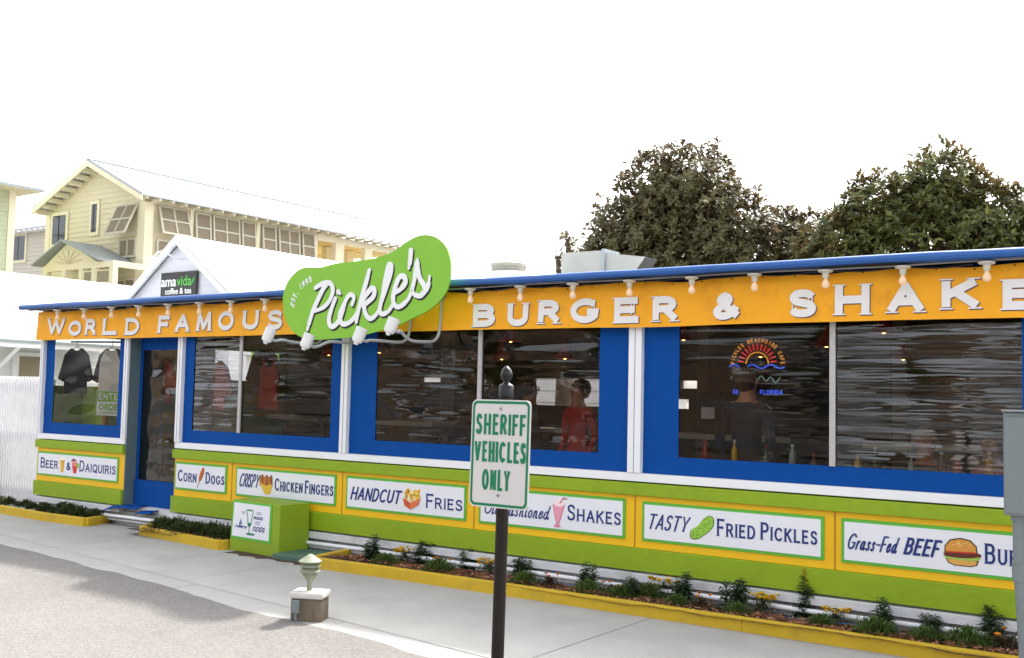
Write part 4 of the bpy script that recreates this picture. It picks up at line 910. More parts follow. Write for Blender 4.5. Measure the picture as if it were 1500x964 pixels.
def atext(s_, x0, x1, z0, z1, wd, mm_): text(m, s_, x0, x1, z0, z1, wd, yy, mm_, dep=.004, low=True, gap=.18)
''' '''
ftext('ama', -21.63, -21.07, 4.075, MWT); ftext('vida', -21.05, -20.50, 4.075, MGN); ftext('coffee & tea', -21.47, -20.49, 3.885, MWT)
if 0: atext('ama', -21.62, -21.06, 4.07, 4.40, .045, MWT); atext('vida', -21.02, -20.56, 4.07, 4.40, .04, MGN); atext('coffee', -21.46, -20.99, 3.86, 4.06, .028, MWT); atext('tea', -20.76, -20.52, 3.86, 4.06, .028, MWT); text(m, '&', -20.94, -20.83, 3.865, 3.98, .022, yy, MWT, dep=.004)
m.prism([(-20.53,4.08),(-20.42,4.14),(-20.38,4.28),(-20.49,4.2)], yy, yy+.004, M_signlime); m.build('lettering', cs)
gl_ = E('gooseneck_lamp', (-20.9, 15.9, 4.7), 'white gooseneck lamp on the white cottage gable above its coffee sign', 'lamp')
MB().tube(catmull([(-20.98,15.97,4.70),(-21.0,15.75,4.74),(-21.0,15.5,4.83),(-21.0,15.3,4.80),(-21.0,15.2,4.68)], 6), .022, M_trim).build('arm', gl_, smooth=60)
MB().lathe([(.03,4.7),(.05,4.66),(.15,4.56),(.14,4.56),(.02,4.64)], (-21.0,15.2,0), M_lampwhite, 18).build('shade', gl_, smooth=40)
# white cottage at left --------------------------------------------------
wc = E('white_shed', (-22, 12, G), 'low white building with a broad white roof and porch behind the fence', 'building')
rf = MB(); gable_roof(rf, -29.5, -20.5, -25, 2.72, 2.72, 4.34, 9.0, 17.5, .05, M_roofmetal); rf.build('roof', wc)
m = MB(); m.prism([(-20.5,2.70),(-18.95,2.42),(-18.95,2.47),(-20.5,2.76)], 8.95, 13.6, M_roofgrey); m.build('porch_roof', wc)
m = MB(); m.box(-19.02,-18.98,8.9,13.6,2.33,2.43,M_trim); m.build('fascia', wc)
m = MB(); siding(m, [(9.2,G),(17.2,G),(17.2,2.6),(9.2,2.6)], sideR(-20.2), M_white, .16); m.box(-29,-20.21,9.2,17.2,G,2.6,M_white); m.build('wall', wc, fix=False)
w_ = MB().box(-20.18,-20.13,11.42,12.2,1.2,2.28,M_trim).build('window', wc); MB().box(-20.129,-20.12,11.55,12.1,1.3,2.2,M_louver).build('pane', w_)
m = MB(); m.tube([(-20.15,10.95,1.75),(-19.05,10.95,2.38)], .05, M_trim, n=4); m.build('bracket', wc)
# cream house --------------------------------------------------------------
ch = E('cream_house', (-37, 24, G), 'two storey cream clapboard house with shutters and a long white roof', 'house')
xl, xr, xm = -40.25, -33.8, -37.6
m = MB(); siding(m, [(xl,G),(xr,G),(xr,8.94),(-36.65,10.30),(xl,8.76)], front(24.0), M_cream, .2, .025); siding(m, [(24.0,G),(32.75,G),(32.75,8.85),(24.0,8.85)], sideR(xr), M_cream, .2, .025); m.box(xl,xr-.001,24.002,32.75,G,8.6,M_cream); m.build('wall', ch, fix=False)
rf = MB(); gable_roof(rf, -40.3, -33.15, -36.65, 8.76, 8.68, 10.33, 23.35, 38.9, .06, M_roofhouse, .5); rf.box(-36.72,-36.58,23.33,38.92,10.375,10.42,M_roofgrey); rf.build('roof', ch)
m = MB()
for xa, za in ((-40.3,8.76),(-33.15,8.68)): m.prism([(xa,za-.2),(-36.65,10.13),(-36.65,10.325),(xa,za-.005)], 23.33, 23.4, M_creamtrim)
for i in range(8): t = i/8; x = xl+.1+(-36.65-xl)*t; z = 8.76+(10.33-8.76)*((x+40.3)/(3.65))-.16; m.box(x-.05,x+.05,23.42,23.98,z-.1,z+.08,M_creamtrim)
m.build('bargeboard', ch)
for i in range(26): y = 23.6+i*.58; MB().box(-33.78,-33.2,y,y+.09,8.60,8.70,M_creamtrim).build('rafter_tail', ch)
MB().box(-34.16,-33.74,23.93,23.99,G,8.6,M_creamtrim).build('corner_trim', ch); MB().box(-33.739,-33.70,23.93,24.3,G,8.6,M_creamtrim).build('corner_trim', ch); MB().box(-33.775,-33.735,24.3,32.75,8.58,8.78,M_creamtrim).build('frieze', ch); MB().box(-33.76,-33.735,24.3,32.7,6.35,6.55,M_creamtrim).build('belt_course', ch); MB().box(xl-.03,xl+.3,23.93,23.99,G,8.75,M_creamtrim).build('corner_trim', ch)
m = MB()
for y in (26.05, 29.4, 32.7): m.box(-33.78,-33.72,y-.06,y+.1,6.5,8.58,M_creamtrim)
m.build('pilaster', ch)
def shutter(u0, u1, z0, z1, fn, tilt=0, panes=2, rows=2):
    f, l = MB(), MB(); H = z1-z0
    def T(u, o, z): return fn(u, o+tilt*(z1-z)/H, z)
    def bx(mb, a, b, c, d, o0, o1, mt):
        p = [T(a,o0,c),T(b,o0,c),T(b,o0,d),T(a,o0,d)]; q = [T(a,o1,c),T(b,o1,c),T(b,o1,d),T(a,o1,d)]
        mb.poly(p, mt); mb.poly(q[::-1], mt)
        for i in range(4): j = (i+1) % 4; mb.poly([p[i], q[i], q[j], p[j]], mt)
    t = .07
    for a, b, c, d in ((u0,u0+t,z0,z1),(u1-t,u1,z0,z1),(u0+t,u1-t,z0,z0+t),(u0+t,u1-t,z1-t,z1)): bx(f, a, b, c, d, .03, .09, M_shutter)
    for i in range(1, panes): u = u0+(u1-u0)*i/panes; bx(f, u-.03, u+.03, z0+t, z1-t, .03, .088, M_shutter)
    for i in range(1, rows): z = z0+H*i/rows; bx(f, u0+t, u1-t, z-.03, z+.03, .03, .086, M_shutter)
    n = int(H/.07)
    for i in range(n): z = z0+t+(H-2*t)*i/n; bx(l, u0+t, u1-t, z, z+.045, .035, .06, M_louver)
    bx(l, u0+t, u1-t, z0+t, z1-t, .031, .034, M_louver)
    o = f.build('shutter', ch, fix=True); l.build('louvers', o); return o
FR, SR = front(23.97), sideR(-33.775)
shutter(-35.4,-34.1,7.36,8.56,FR,.55); shutter(-35.2,-34.15,6.52,7.25,FR,0,2,1); shutter(-35.35,-34.1,5.0,5.72,FR,0,2,1)
shutter(24.5,25.85,7.45,8.55,SR,.35); shutter(24.5,25.75,6.6,7.25,SR,0,2,1)
for a, b in ((26.2,26.95),(27.05,28.4),(28.5,29.25),(29.6,30.35),(30.5,31.7),(31.85,32.6)): shutter(a, b, 7.35, 8.55, SR, .12, 1 if b-a < 1 else 2); shutter(a, b, 6.58, 7.28, SR, 0, 1 if b-a < 1 else 2, 1)
def fwin(x0, x1, z0, z1, y, fr=.14, parent=None):
    w_ = MB().box(x0-fr,x1+fr,y-.08,y-.03,z0-fr,z1+fr,M_creamtrim).build('window', parent or ch); MB().box(x0,x1,y-.09,y-.081,z0,z1,M_glass).build('pane', w_)
    m = MB(); xm_ = (x0+x1)/2; m.box(xm_-.02,xm_+.02,y-.1,y-.0905,z0,z1,M_dark); m.build('mullion', w_); return w_
fwin(-39.75,-38.85,7.35,8.5,24); fwin(-37.1,-36.76,7.66,8.76,24)
# gabled entry porch
m = MB()
for xa in (-38.4, -34.1+.0): m.prism([(xa,6.22),(-36.5,7.06),(-36.5,7.12),(xa,6.28)], 22.3, 24.0, M_roofgrey)
m.build('porch_roof', ch)
m = MB(); m.prism([(-38.0,6.2),(-34.5,6.2),(-36.5,7.02)], 22.6, 22.66, M_creamtrim)
for i in range(7): a = pi*(i+.5)/7; m.tube([(-36.4,22.58,6.24),(-36.4+.9*cos(a),22.58,6.24+.5*sin(a))], .02, M_cream, n=4)
m.box(-38.0,-33.5,22.55,22.75,5.98,6.2,M_creamtrim); m.box(-33.7,-33.5,22.75,24,5.98,6.2,M_creamtrim); m.build('porch_gable', ch)
for x in (-37.85, -36.6, -35.5, -34.7, -33.6): MB().box(x-.12,x+.12,22.55,22.75,2,5.98,M_creamtrim).build('porch_post', ch)
for a, b in ((-35.38,-34.82),(-34.58,-33.72)): w_ = MB().box(a,b,22.6,22.64,5.05,5.9,M_creamtrim).build('window', ch); MB().box(a+.06,b-.06,22.59,22.599,5.45,5.85,M_louver).box(a+.06,b-.06,22.59,22.599,5.1,5.38,M_louver).build('pane', w_)
# open rear gallery under the same roof
m = MB()
for y in (34.2, 36.1, 37.6): m.box(-34.0,-33.72,y-.26,y+.26,2,8.5,M_creamtrim); m.box(-36.6,-36.3,y-.2,y+.2,2,8.6,M_creamtrim)
m.build('gallery_post', ch)
m = MB(); m.box(-34.0,-33.7,32.8,38.6,8.35,8.62,M_creamtrim); m.box(-41,-33.7,38.3,38.6,8.35,8.62,M_creamtrim); m.build('gallery_beam', ch)
MB().box(-41,-34.0,32.8,38.6,8.63,8.66,mat('gallery_ceiling', (196,170,110), .7)).build('gallery_ceiling', ch)
MB().box(-41,-33.8,32.8,38.6,5.6,5.8,M_creamtrim).build('gallery_floor', ch)
m = MB(); m.prism([(-36.3,9.62),(-35.9,9.62),(-35.95,9.72),(-36.25,9.74)], 28.9, 29.3, M_grey); m.build('roof_vent', ch)
# sage house at the far left: its long side runs away from the street, the far corner is what shows
gh = E('sage_house', (-38, 18, G), 'pale sage green clapboard house cut by the left photo edge', 'house')
m = MB(); siding(m, [(9,G),(20.17,G),(20.17,8.7),(9,8.7)], sideR(-36.0), M_sage, .17, .022); m.box(-44,-36.001,9,20.17,G,8.69,M_sage); m.build('wall', gh, fix=False)
MB().box(-36.02,-35.95,19.95,20.2,G,8.69,M_creamtrim).build('corner_trim', gh)
m = MB(); A_, B_, C_ = Vector((-35.1,8,8.6)), Vector((-35.1,20.75,8.6)), Vector((-45,20.75,8.6)); D_, T_ = Vector((-39.5,17.0,10.2)), Vector((-39.5,8,10.2)); d_ = Vector((0,0,.09))
m.poly([A_, B_, D_, T_], M_roofhouse); m.poly([B_, C_, D_], M_roofhouse); m.poly([A_, B_, B_-d_, A_-d_], M_roofgrey); m.poly([B_, C_, C_-d_, B_-d_], M_roofgrey); m.poly([A_-d_, B_-d_, C_-d_, Vector((-45,8,8.51))], M_creamtrim)
m.build('roof', gh, fix=False)
# grey house between
gy = E('grey_house', (-62, 36, G), 'pale grey clapboard house seen between the sage and cream houses', 'house')
m = MB(); siding(m, [(-66,G),(-58,G),(-58,11.3),(-66,11.3)], front(36.0), M_greysiding, .25, .03); m.box(-66,-58,36.001,40,G,11.3,M_greysiding); m.build('wall', gy, fix=False)
m = MB(); m.prism([(35.3,11.2),(40,14.2),(40,14.3),(35.3,11.3)], -68, -57.6, M_roofhouse, fn=lambda x, y, z: Vector((y, x, z))); m.build('roof', gy)
fwin(-64.1,-62.7,9.5,11.0,36,.2,gy)
m = MB()
for i in range(14): m.box(-66+i*.6,-65.9+i*.6,35.4,35.98,11.12,11.24,M_trim)
m.build('rafter_tails', gy)
# low white shed glimpsed through the open back of the restaurant
ws = E('garden_shed', (-12, 15.5, G), 'white shed wall glimpsed through the opening at the back of the restaurant', 'shed')
m = MB(); siding(m, [(-18,G),(-8.2,G),(-8.2,2.4),(-18,2.4)], front(15.5), M_white, .2); m.box(-18,-8.2,15.501,17,G,2.4,M_white); m.build('wall', ws, fix=False)
MB().prism([(-18.2,2.38),(-8.0,2.38),(-8.0,2.5),(-18.2,2.5)], 15.2, 17.2, M_roofmetal).build('roof', ws)

# ------------------------------------------------------------------ roof plant
M_cottage2 = mat('fan_curb', (186,186,186), .5)
vt = E('exhaust_fan', (-7.12, 10, 2.8), 'round stainless exhaust fan on the restaurant roof behind the pickle sign', 'exhaust fan')
MB().lathe([(.26,2.8),(.26,3.0),(.285,3.02),(.285,3.045),(.2,3.06)], (-7.12,10,0), M_cottage2, 24).build('curb', vt, smooth=30)
MB().lathe([(.205,3.05),(.205,3.11),(.215,3.112),(.215,3.15),(.19,3.155),(.01,3.16)], (-7.12,10,0), M_steel, 24).build('drum', vt, smooth=30)
hv = E('roof_duct', (-6.1, 10, 2.8), 'grey sheet metal air duct with a hooded outlet on the restaurant roof', 'duct')
m = MB(); m.box(-6.33,-5.80,9.9,10.2,2.7,3.22,M_metal); m.build('duct', hv, bevel=.008)
m = MB(); m.box(-5.80,-5.765,9.885,10.215,2.72,3.235,mat('duct_flange', (140,150,154), .5, .05)); m.build('flange', hv)
m = MB(); m.prism([(-5.765,2.72),(-5.765,3.19),(-5.28,3.12),(-5.60,2.72)], 9.92, 10.18, M_metal); m.build('hood', hv)
m = MB(); m.poly([(-5.585,9.915,2.74),(-5.275,9.915,3.115),(-5.275,10.185,3.115),(-5.585,10.185,2.74)], M_dark); m.build('grille', hv)

# ------------------------------------------------------------------ magnolia trees
M1 = leafmat('magnolia_leaf', (.07,.072,.03), (.19,.175,.07), back=(.17,.12,.065), rough=.35, trans=.25)
M2 = leafmat('magnolia_leaf_bright', (.05,.072,.022), (.18,.19,.045), back=(.15,.11,.045), rough=.35, trans=.28)
def magnolia(name, base, lobes, n, lm, label, sd, shell=.45, ls=.16):
    random.seed(sd); r = E(name, base, label, 'tree'); fo, tr = MB(), MB(); b = Vector(base)
    cen = sum((Vector(l[0])*l[1] for l in lobes), Vector())/sum(l[1] for l in lobes)
    tr.tube([b, b+Vector((.03,0,1.2)), (cen+b)/2+Vector((0,0,.3)), cen], [.2,.17,.13,.06], M_bark, n=9)
    wts = [l[1]**2 for l in lobes]
    for l in lobes:
        c = Vector(l[0]); tr.tube([(cen+b)/2+Vector((0,0,.3)), cen.lerp(c,.5)+rv(.15), c+Vector((0,0,l[1]*.5))], [.08,.05,.015], M_bark, n=6)
        for q in range(6): tr.tube([cen.lerp(c,.6), c+rv(l[1]*.5), c+rv(1).normalized()*l[1]*.9], [.03,.018,.006], M_bark, n=4)
    for i in range(n):
        c, R, sq = random.choices(lobes, wts)[0]; d = rv(1)
        while d.length > 1 or d.length < .1: d = rv(1)
        d.normalize(); nn = noise.noise(d*2.2+Vector(c)); k = (1+.28*nn+.10*noise.noise(d*6+Vector(c)))*(random.uniform(shell,1.0)**.6)
        if noise.noise((Vector(c)+d*R*k)*1.9) < -.36: continue
        p = Vector(c)+Vector((d.x, d.y*.95, d.z*sq))*R*k; ax = (d+Vector((0,0,.7))+rv(.6)).normalized()
        s = ax.cross(Vector((.3,.9,.1))).normalized(); t = ax.cross(s)
        for q in range(random.randint(6,9)):
            a = q*2.4+random.random(); dd = ax*random.uniform(.25,.9)+(s*cos(a)+t*sin(a)); L = ls*random.uniform(.65,1.2)
            leaf(fo, p+ax*random.uniform(-.05,.05), dd, L, L*.38, lm, up=ax, fold=.15, bend=.25)
    fo.build('crown', r, fix=False); tr.build('trunk', r, smooth=60)
    return r
magnolia('magnolia_tree', (-9.3,18,G), [((-9.4,18,5.6),.78,1.05),((-8.6,18,5.68),.80,1.05),((-9.85,18,4.75),.95,1.0),((-7.95,18,4.85),.88,1.0),((-8.9,18.2,4.9),1.1,1.0),((-9.2,18.3,4.2),1.4,1.0),((-10.45,18,4.2),.65,1.0),((-7.6,18.1,4.2),.7,.95)], 4600, M1, 'broad dark magnolia tree with rusty undersides behind the roof duct', 61)
magnolia('magnolia_tree', (-4.6,18,G), [((-4.15,18,5.12),.72,1.05),((-5.1,18,4.88),.72,1.0),((-3.45,18.1,4.5),.78,1.0),((-4.6,18.3,4.1),1.3,1.0),((-5.8,18,4.2),.7,1.0),((-2.75,18.2,4.0),.75,1.0),((-2.0,18.3,3.6),.8,1.0)], 4600, M2, 'broad bright green magnolia tree rising behind the restaurant at the right', 62)
magnolia('magnolia_tree', (-6.9,19.2,G), [((-7.0,19.2,4.5),.72,1.0),((-7.3,19.0,4.1),.9,.9),((-6.5,19.0,4.15),.65,1.0),((-7.3,19.2,5.05),.3,1.0),((-6.75,19.1,4.75),.5,.9)], 1200, M1, 'sparse small magnolia tree between the two broad magnolias', 63, shell=.3)
magnolia('young_tree', (-8.85,14,G), [((-8.82,14,4.06),.14,1.2),((-8.85,14,3.7),.2,1.0)], 34, M1, 'single leafy tree top peeking up left of the roof duct', 64, ls=.12)

# ------------------------------------------------------------------ unseen trees and building across the street, added to darken the film reflections
src = [o for o in bpy.data.objects if o.name.startswith('magnolia_tree') and o.parent is None]
for i, (x, y, sc) in enumerate([(-34,-17,1.0),(-26,-20,1.15),(-19,-18,.95),(-11,-21,1.1),(-3,-19,1.0),(5,-21,1.1),(13,-18,1.05)]):
    copy_tree(src[i % 2], (x, y, G), i*1.1, sc, label='dense unseen magnolia tree added across the street for the window reflections, %s from the left' % ordn[i])
ob_ = E('added_timber_building', (-20, -24, G), 'long unseen brown timber building added across the street for the window reflections', 'building')
MB().box(-60,30,-30,-24,G,5.5,mat('brown_timber', (112,92,74), .8, .15, 1.5)).build('wall', ob_); MB().prism([(-31,5.5),(-27,7.8),(-23,5.5)], -61, 31, M_roofgrey, fn=lambda x, y, z: Vector((y, x, z))).build('roof', ob_)
for i in range(9): w_ = MB().box(-52+i*9,-49+i*9,-23.999,-23.9,1,3,M_trim).build('window', ob_); MB().box(-51.8+i*9,-49.2+i*9,-23.899,-23.88,1.2,2.8,M_glass).build('pane', w_)

# ================================================================== INTERIOR
def pendant(x, y, z, lb):
    r = E('pendant_lamp', (x, y, z), lb, 'pendant lamp', 'red pendant lamps inside the restaurant')
    MB().lathe([(.115,z),(.12,z+.004),(.055,z+.10),(.024,z+.13),(.016,z+.2),(.0155,z+.2),(.05,z+.096),(.11,z+.003)], (x,y,0), M_redshade, 20).build('shade', r, smooth=50)
    MB().lathe([(.004,z+.08),(.03,z+.06),(.04,z+.03),(.03,z+.005),(.004,z-.005)], (x,y,0), M_pend, 10).build('bulb', r, smooth=80)
    MB().tube([(x,y,z+.19),(x,y,2.5)], .005, M_cable, n=5).build('cord', r)
    return r
M_pend = emis('pendant_glow', (255,170,90), 6)
for x, y, z, lb in ((-8.65,9.5,2.10,'red pendant lamp behind the left edge of the third window'), (-6.9,9.6,2.02,'red pendant lamp behind the vinyl above the sheriff sign, left one'), (-6.5,9.2,2.19,'red pendant lamp high behind the vinyl above the sheriff sign'), (-6.0,9.5,2.02,'red pendant lamp behind the right half of the third window'), (-4.62,9.5,2.20,'red pendant lamp at the left edge of the fourth window'), (-3.82,9.5,2.03,'red pendant lamp in front of the neon sign'), (-3.19,9.5,2.12,'red pendant lamp left of the white strip of the fourth window'), (-2.65,9.4,2.23,'red pendant lamp right of the white strip of the fourth window'), (-2.75,10.4,2.04,'small far pendant lamp in the right half of the fourth window'), (-9.6,9.6,2.08,'red pendant lamp behind the second window')): pendant(x, y, z, lb)
# neon sign
ne = E('neon_sign', (-3.48, 8.6, 1.68), 'arched neon sunburst cafe sign hanging inside the fourth window', 'neon sign')
NY, NR, NB, NW = emis('neon_yellow',(200,130,30),.28), emis('neon_red',(200,36,28),.3), emis('neon_blue',(50,80,210),.4), emis('neon_white',(120,160,160),.16)
m = MB(); cx, cz, R0 = -3.487, 1.93, .225
txt = 'PICKLES BEACHSIDE CAFE'
for i, ch_ in enumerate(txt):
    if ch_ == ' ': continue
    a = radians(178-i*176/(len(txt)-1)); px_, pz_ = cx+(R0+.0)*cos(a), cz+(R0-.01)*sin(a)*.95; th = a-pi/2
    for st, ww, sq in glyph_strokes(ch_, -.011, .011, -.018, .018, .006):
        ribbon(m, [(px_+p[0]*cos(th)-p[1]*sin(th), pz_+p[0]*sin(th)+p[1]*cos(th)) for p in st], .006, 8.6, .005, NY, IDF)
m.build('lettering', ne)
m = MB()
for i in range(13): a = radians(8+i*164/12); m.tube([(cx+.12*cos(a),8.6,cz+.12*sin(a)),(cx+.175*cos(a),8.6,cz+.175*sin(a))], .006, NR, n=6)
m.tube([(cx+.1*cos(radians(a)),8.6,cz+.1*sin(radians(a))) for a in range(0,181,12)], .006, NY, n=6); m.build('sun_rays', ne)
m = MB(); m.tube([(-3.74+i*.0165,8.595,1.908+.016*sin(i*.62)) for i in range(31)], .006, NB, n=6); text(m, 'SEASIDE', -3.71, -3.5, 1.67, 1.71, .007, 8.6, NB); text(m, 'FLORIDA', -3.46, -3.26, 1.67, 1.71, .007, 8.6, NB); m.build('wave_tube', ne)
m = MB(); m.tube([(-3.73+i*.015,8.6,1.80+.022*sin(i*1.1)+.008*sin(i*.4)) for i in range(31)], .004, NW, n=6); m.build('script_tube', ne)
# clothes on hangers
def garment(x, y, z, w_, h_, m_, ms, lb, tank=False, rz=0):
    r = E('hanging_shirt', (x, y, z), lb, 'shirt', 'shirts hanging inside the restaurant')
    if tank: body = [(-.16,0),(.16,0),(.13,.3),(.15,.42),(.12,.46),(.09,.58),(.07,.58),(.04,.46),(-.04,.46),(-.07,.58),(-.09,.58),(-.12,.46),(-.15,.42),(-.13,.3)]
    else: body = [(-.24,0),(.24,0),(.23,.4),(.24,.5),(.11,.6),(.06,.57),(-.06,.57),(-.11,.6),(-.24,.5),(-.23,.4)]
    sc = h_/.6; f = lambda px_, d, pz_: Vector((x+px_*sc*w_, y+d+.012*sin(px_*40)*(1-pz_), z-h_+pz_*sc))
    MB().prism(body, -.02, .02, m_, f).build('body', r, bevel=.008)
    if not tank:
        for s_ in (-1,1): MB().prism([(s_*.115,.6),(s_*.245,.515),(s_*.36,.2),(s_*.28,.16),(s_*.232,.38)], -.024, .024, ms, f).build('sleeve', r, bevel=.008)
    MB().tube([(x-.15,y,z-.04),(x,y,z+.02),(x+.15,y,z-.04)], .005, M_grey, n=5).tube([(x,y,z+.02),(x+.005,y,z+.09),(x+.03,y,z+.10),(x+.035,y,z+.075)], .004, M_grey, n=5).build('hanger', r)
garment(-12.98,8.25,2.13,1.0,.62,M_navycloth,M_navycloth,'black shirt on a hanger inside the first window, left one')
garment(-12.22,8.27,2.12,1.0,.62,M_whitecloth,M_navycloth,'pale raglan shirt with dark sleeves inside the first window')
garment(-11.62,8.6,2.02,.9,.6,M_red,M_red,'red shirt hanging just inside the door')
garment(-10.75,8.75,1.98,.95,.62,M_red,M_red,'red shirt hanging inside the second window, left one')
garment(-10.02,9.0,2.06,1.0,.68,M_red,M_red,'red tank top hanging inside the second window', True)
garment(-10.45,9.3,2.15,.9,.6,M_navycloth,M_navycloth,'dark shirt hanging between the red ones in the second window')
m = MB(); m.tube([(-13.2,8.3,2.22),(-9.2,9.2,2.2)], .012, M_grey); tag(m.build('clothes_rail', loc=(-11,8.7,2.2)), 'thin grey rail carrying the hanging shirts inside', 'rail')
es = E('order_sign', (-12.0, 8.08, 1.25), 'white and green enter order paper sign in the first window', 'sign')
MB().box(-12.20,-11.6,8.07,8.075,1.25,1.57,M_board).build('sheet', es); MB().box(-12.185,-11.61,8.066,8.069,1.43,1.56,C('sheet_green',(130,190,50))).build('green_field', es)
m = MB(); text(m, 'ENTER', -12.15, -11.64, 1.45, 1.54, .02, 8.063, M_board); text(m, 'ORDER', -12.15, -11.64, 1.32, 1.405, .02, 8.066, C('sheet_green',(130,190,50))); m.box(-12.1,-11.7,8.064,8.068,1.285,1.295,C('sheet_green',(130,190,50))); m.build('lettering', es)
# shelving behind the first window
sf = E('shelf_unit', (-12.7, 8.9, .1), 'lime and orange display shelf inside the first window', 'shelf')
MB().box(-13.28,-12.75,8.55,8.9,.1,1.62,M_wallgreen).build('cabinet', sf, bevel=.005); MB().box(-12.72,-11.9,8.5,8.85,1.38,1.41,mat('shelf_board', (70,50,34), .6)).build('board', sf)
m = MB(); om = mat('orange_frame', (200,130,30), .6); m.box(-12.62,-12.56,8.44,8.49,.6,1.36,om); m.box(-12.56,-12.0,8.44,8.49,1.31,1.36,om); m.build('frame', sf)
rb_ = MB().box(-12.68,-12.4,8.5,8.8,1.411,1.58,M_red).build('storage_box', loc=(-12.5,8.65,1.41), bevel=.01); tag(rb_, 'red box on the dark shelf inside the first window', 'box')
# bar tables
def bar(x0, x1, y, lb):
    r = E('bar_table', ((x0+x1)/2, y, .1), lb, 'table', 'pale bar tables inside the restaurant')
    MB().box(x0, x1, y-.25, y+.25, 1.20, 1.26, M_table).build('tabletop', r, bevel=.006)
    for x in (x0+.12, x1-.12): MB().tube([(x,y,.1),(x,y,1.2)], .035, M_dark).build('leg', r)
bar(-9.5,-8.5,10.6,'pale bar table inside the third window, left side'); bar(-6.6,-6.0,10.5,'pale bar table inside the third window, right side'); bar(-5.1,-3.8,10.5,'pale bar table inside the fourth window'); bar(-3.0,-1.6,10.2,'pale bar table inside the right half of the fourth window'); bar(-12.0,-10.9,11.0,'pale bar table inside the second window')
ct = E('service_counter', (-4, 11.9, .1), 'dark service counter along the back of the restaurant', 'counter'); MB().box(-9.2,1.5,11.7,12.2,.1,1.15,M_interior).build('base', ct); MB().box(-9.25,1.55,11.62,12.25,1.152,1.2,mat('counter_top', (120,104,84), .4)).build('top', ct)
mn = MB().box(-4.75, -4.6, 10.2, 10.21, 1.42, 1.54, M_board).build('notice', loc=(-4.45,10.2,1.4)); tag(mn, 'small white notice inside the left part of the fourth window', 'notice')
MB_ = MB().box(-4.8, -4.52, 10.241, 10.27, 1.27, 1.7, M_dark); tag(MB_.build('menu_stand', loc=(-4.46,10.25,1.26)), 'dark stand behind the small white notice inside the fourth window', 'stand')

lg = MB().box(-3.95, -1.2, 8.25, 8.55, 1.02, 1.06, M_table); tag(lg.build('window_counter', loc=(-2.6,8.4,1.04)), 'narrow pale counter just inside the fourth window', 'counter')
BT = [('red',(170,30,24)),('mustard',(214,160,30)),('dark green',(40,66,44)),('clear',(150,160,156)),('brown',(84,52,34))]
random.seed(77); bxs_ = [-3.85,-3.6,-3.3,-3.12,-2.9,-2.78,-2.55,-2.42,-2.15,-1.95,-1.85,-1.62,-1.45]
for i, x in enumerate(bxs_):
    nm_, rgb = BT[i % 5]; h_ = random.uniform(.14,.24); r_ = random.uniform(.025,.035); y_ = random.uniform(8.32,8.48)
    bo = E('bottle', (x, y_, 1.06), '%s bottle on the counter inside the fourth window, number %s from its left end' % (nm_, ordn[i]), 'bottle', 'bottles on the window counter'); bo['label'] = bo['label'].replace('number ', '')
    MB().lathe([(r_*.95,1.061),(r_,1.07),(r_,1.06+h_*.6),(r_*.4,1.06+h_*.8),(r_*.38,1.06+h_*.92)], (x,y_,0), mat('bottle_'+nm_.replace(' ','_'), rgb, .2), 12).build('body', bo, smooth=50)
    MB().lathe([(r_*.42,1.06+h_*.92),(r_*.42,1.06+h_),(.002,1.061+h_)], (x,y_,0), M_board if i % 2 else M_red, 10).build('cap', bo, smooth=40)
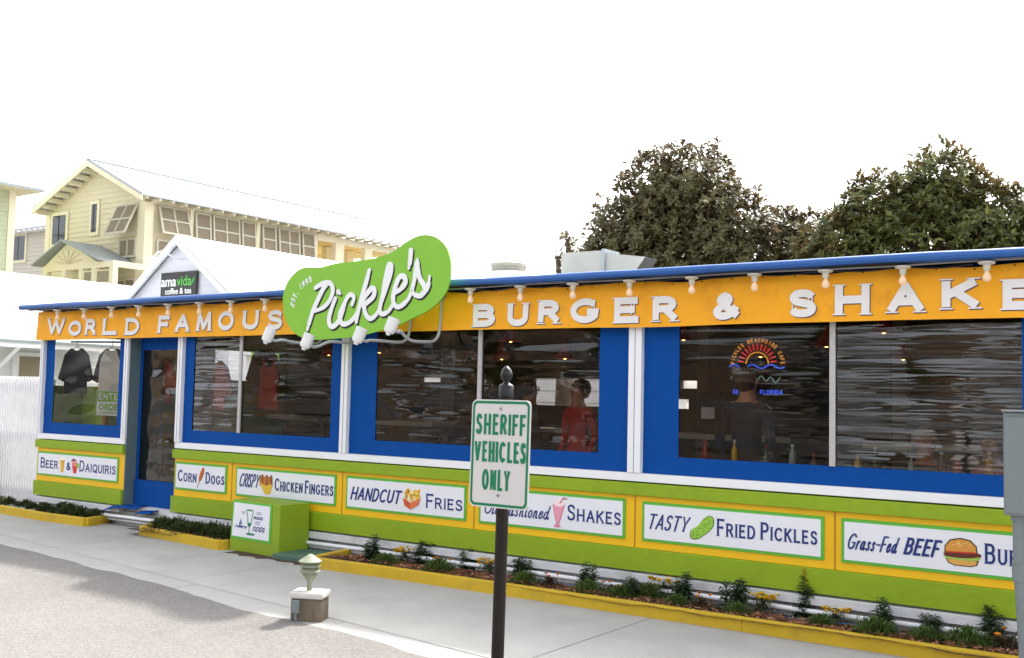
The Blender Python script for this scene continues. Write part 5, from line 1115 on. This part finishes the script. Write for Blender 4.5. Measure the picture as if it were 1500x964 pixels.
# people behind the vinyl
def person(x, y, rz, label, shirt, trousers, seated=False, hair=M_hair, H=1.0):
    r = E('person', (x, y, .1), label, 'person')
    V_, Ed, Rd = [], [], []
    def v(p, rad): V_.append(Vector(p)*H); Rd.append(rad); return len(V_)-1
    def e(a, b): Ed.append((a, b))
    z = .55 if seated else .95
    pel = v((0,0,z), .135); wa = v((0,.0,z+.16), .125); chs = v((0,-.0,z+.33), .145); nk = v((0,.0,z+.50), .056); jaw = v((0,-.02,z+.575), .07); hd = v((0,-.01,z+.655), .092); tp = v((0,.005,z+.72), .07)
    for a, b in ((pel,wa),(wa,chs),(chs,nk),(nk,jaw),(jaw,hd),(hd,tp)): e(a, b)
    for s_ in (-1,1):
        sh_ = v((s_*.18,.0,z+.445), .06); el = v((s_*.25,.03,z+.17), .045); wr = v((s_*.22,-.18 if seated else -.06,z-.02+(.12 if seated else 0)), .03); pm = v((s_*.215,-.24 if seated else -.08,z-.08+(.14 if seated else 0)), .034)
        e(chs, sh_); e(sh_, el); e(el, wr); e(wr, pm)
        for f in range(5):
            o = (f-2)*.017 if f < 4 else .04; ln = (.06,.07,.066,.05,.045)[f]; dirv = Vector((0,-1,-.3)) if seated else Vector((0,-.25,-1))
            f1 = v(V_[pm]/H+Vector((o*.3+(-s_*.02 if f == 4 else 0), 0 if seated else o, 0))+dirv*ln*.6, .0085); f2 = v(V_[f1]/H+dirv*ln*.5+Vector((-s_*.01,0,0)), .007); e(pm, f1); e(f1, f2)
        hp = v((s_*.095,0,z-.03), .1)
        if seated: kn = v((s_*.13,-.42,z-.02), .065); an = v((s_*.13,-.42,.09), .045); to = v((s_*.14,-.60,.035), .035)
        else: kn = v((s_*.11,-.01,.5), .065); an = v((s_*.11,.03,.09), .045); to = v((s_*.13,-.14,.035), .035)
        e(pel, hp); e(hp, kn); e(kn, an); e(an, to)
    me = bpy.data.meshes.new('body'); me.from_pydata(V_, Ed, []); ob = link(bpy.data.objects.new('body', me))
    md = ob.modifiers.new('skin', 'SKIN'); sk = me.skin_vertices[0].data
    for i, q in enumerate(Rd): sk[i].radius = (q*H, q*H*(.78 if i in (1,2) else 1))
    sk[0].use_root = True; ob.modifiers.new('sub', 'SUBSURF').levels = 2; ob.modifiers['sub'].render_levels = 2
    dg = bpy.context.evaluated_depsgraph_get(); nm = bpy.data.meshes.new_from_object(ob.evaluated_get(dg)); ob.modifiers.clear(); ob.data = nm; bpy.data.meshes.remove(me)
    nm.materials.clear()
    for q in (shirt, trousers, M_skin): nm.materials.append(q)
    for p in nm.polygons:
        c = p.center/H; p.use_smooth = True
        p.material_index = 2 if (c.z > z+.475 or (abs(c.x) > .17 and c.z < (z+.1 if seated else z-.02) and c.z > z-.3)) else (0 if c.z > z-.02 else 1)
    ob.parent = r; ob.name = 'body'
    rot_ = Matrix.Rotation(rz, 4, 'Z'); r.rotation_euler = (0,0,rz)
    hz = (z+.66)*H; hm = MB(); hm.lathe([(.02,-.115),(.075,-.09),(.098,-.04),(.104,0),(.1,.04),(.075,.085),(.01,.108)], (0,.034,hz+.012), hair, 16); ho = hm.build('hair', None); ho.parent = r; ho.location = (0,0,0)
    fm = MB(); fm.lathe([(.001,.03),(.012,.0),(.016,-.012),(.002,-.018)], (0,-.112*H,hz-.02), M_skin, 8)
    for s_ in (-1,1): fm.lathe([(.001,-.008),(.009,0),(.001,.008)], (s_*.035,-.098*H,hz+.005), M_dark, 8); fm.lathe([(.004,-.03),(.014,0),(.004,.03)], (s_*.1,0,hz-.01), M_skin, 8)
    fm.box(-.022,.022,-.1*H,-.09*H,hz-.068,hz-.060,mat('lips',(160,90,80),.6)); fo_ = fm.build('face', None); fo_.parent = r; fo_.location = (0,0,0)
    return r
person(-6.45, 9.5, 2.6, 'standing person silhouetted behind the vinyl right above the sheriff sign', M_greycloth, M_navycloth)
person(-5.82, 9.5, -.3, 'standing person in a red shirt at the right of the third window', M_red, M_navycloth, H=.99)
person(-3.56, 8.55, pi-.2, 'dark clothed person standing in front of the neon sign', M_navycloth, M_navycloth, H=1.05)
pc = person(-2.22, 9.05, .5, 'seated grey haired person in charcoal sweater in the right half of the fourth window', M_greycloth, M_navycloth, True, mat('grey_hair', (150,140,130), .7))
pd = person(-1.72, 9.15, -.6, 'seated person in red at the far right of the fourth window', M_red, M_navycloth, True)
for x, y, lb in ((-2.22, 9.05, 'dark stool under the seated grey haired person'), (-1.72, 9.15, 'dark stool under the seated person in red')):
    s_ = E('stool', (x, y, .1), lb, 'stool'); MB().lathe([(.17,.53),(.18,.54),(.18,.56),(.15,.57)], (x,y,0), M_interior, 16).build('seat', s_)
    for a in range(4): MB().tube([(x+.13*cos(a*pi/2+.8),y+.13*sin(a*pi/2+.8),.53),(x+.17*cos(a*pi/2+.8),y+.17*sin(a*pi/2+.8),.1)], .012, M_dark, n=6).build('leg', s_)
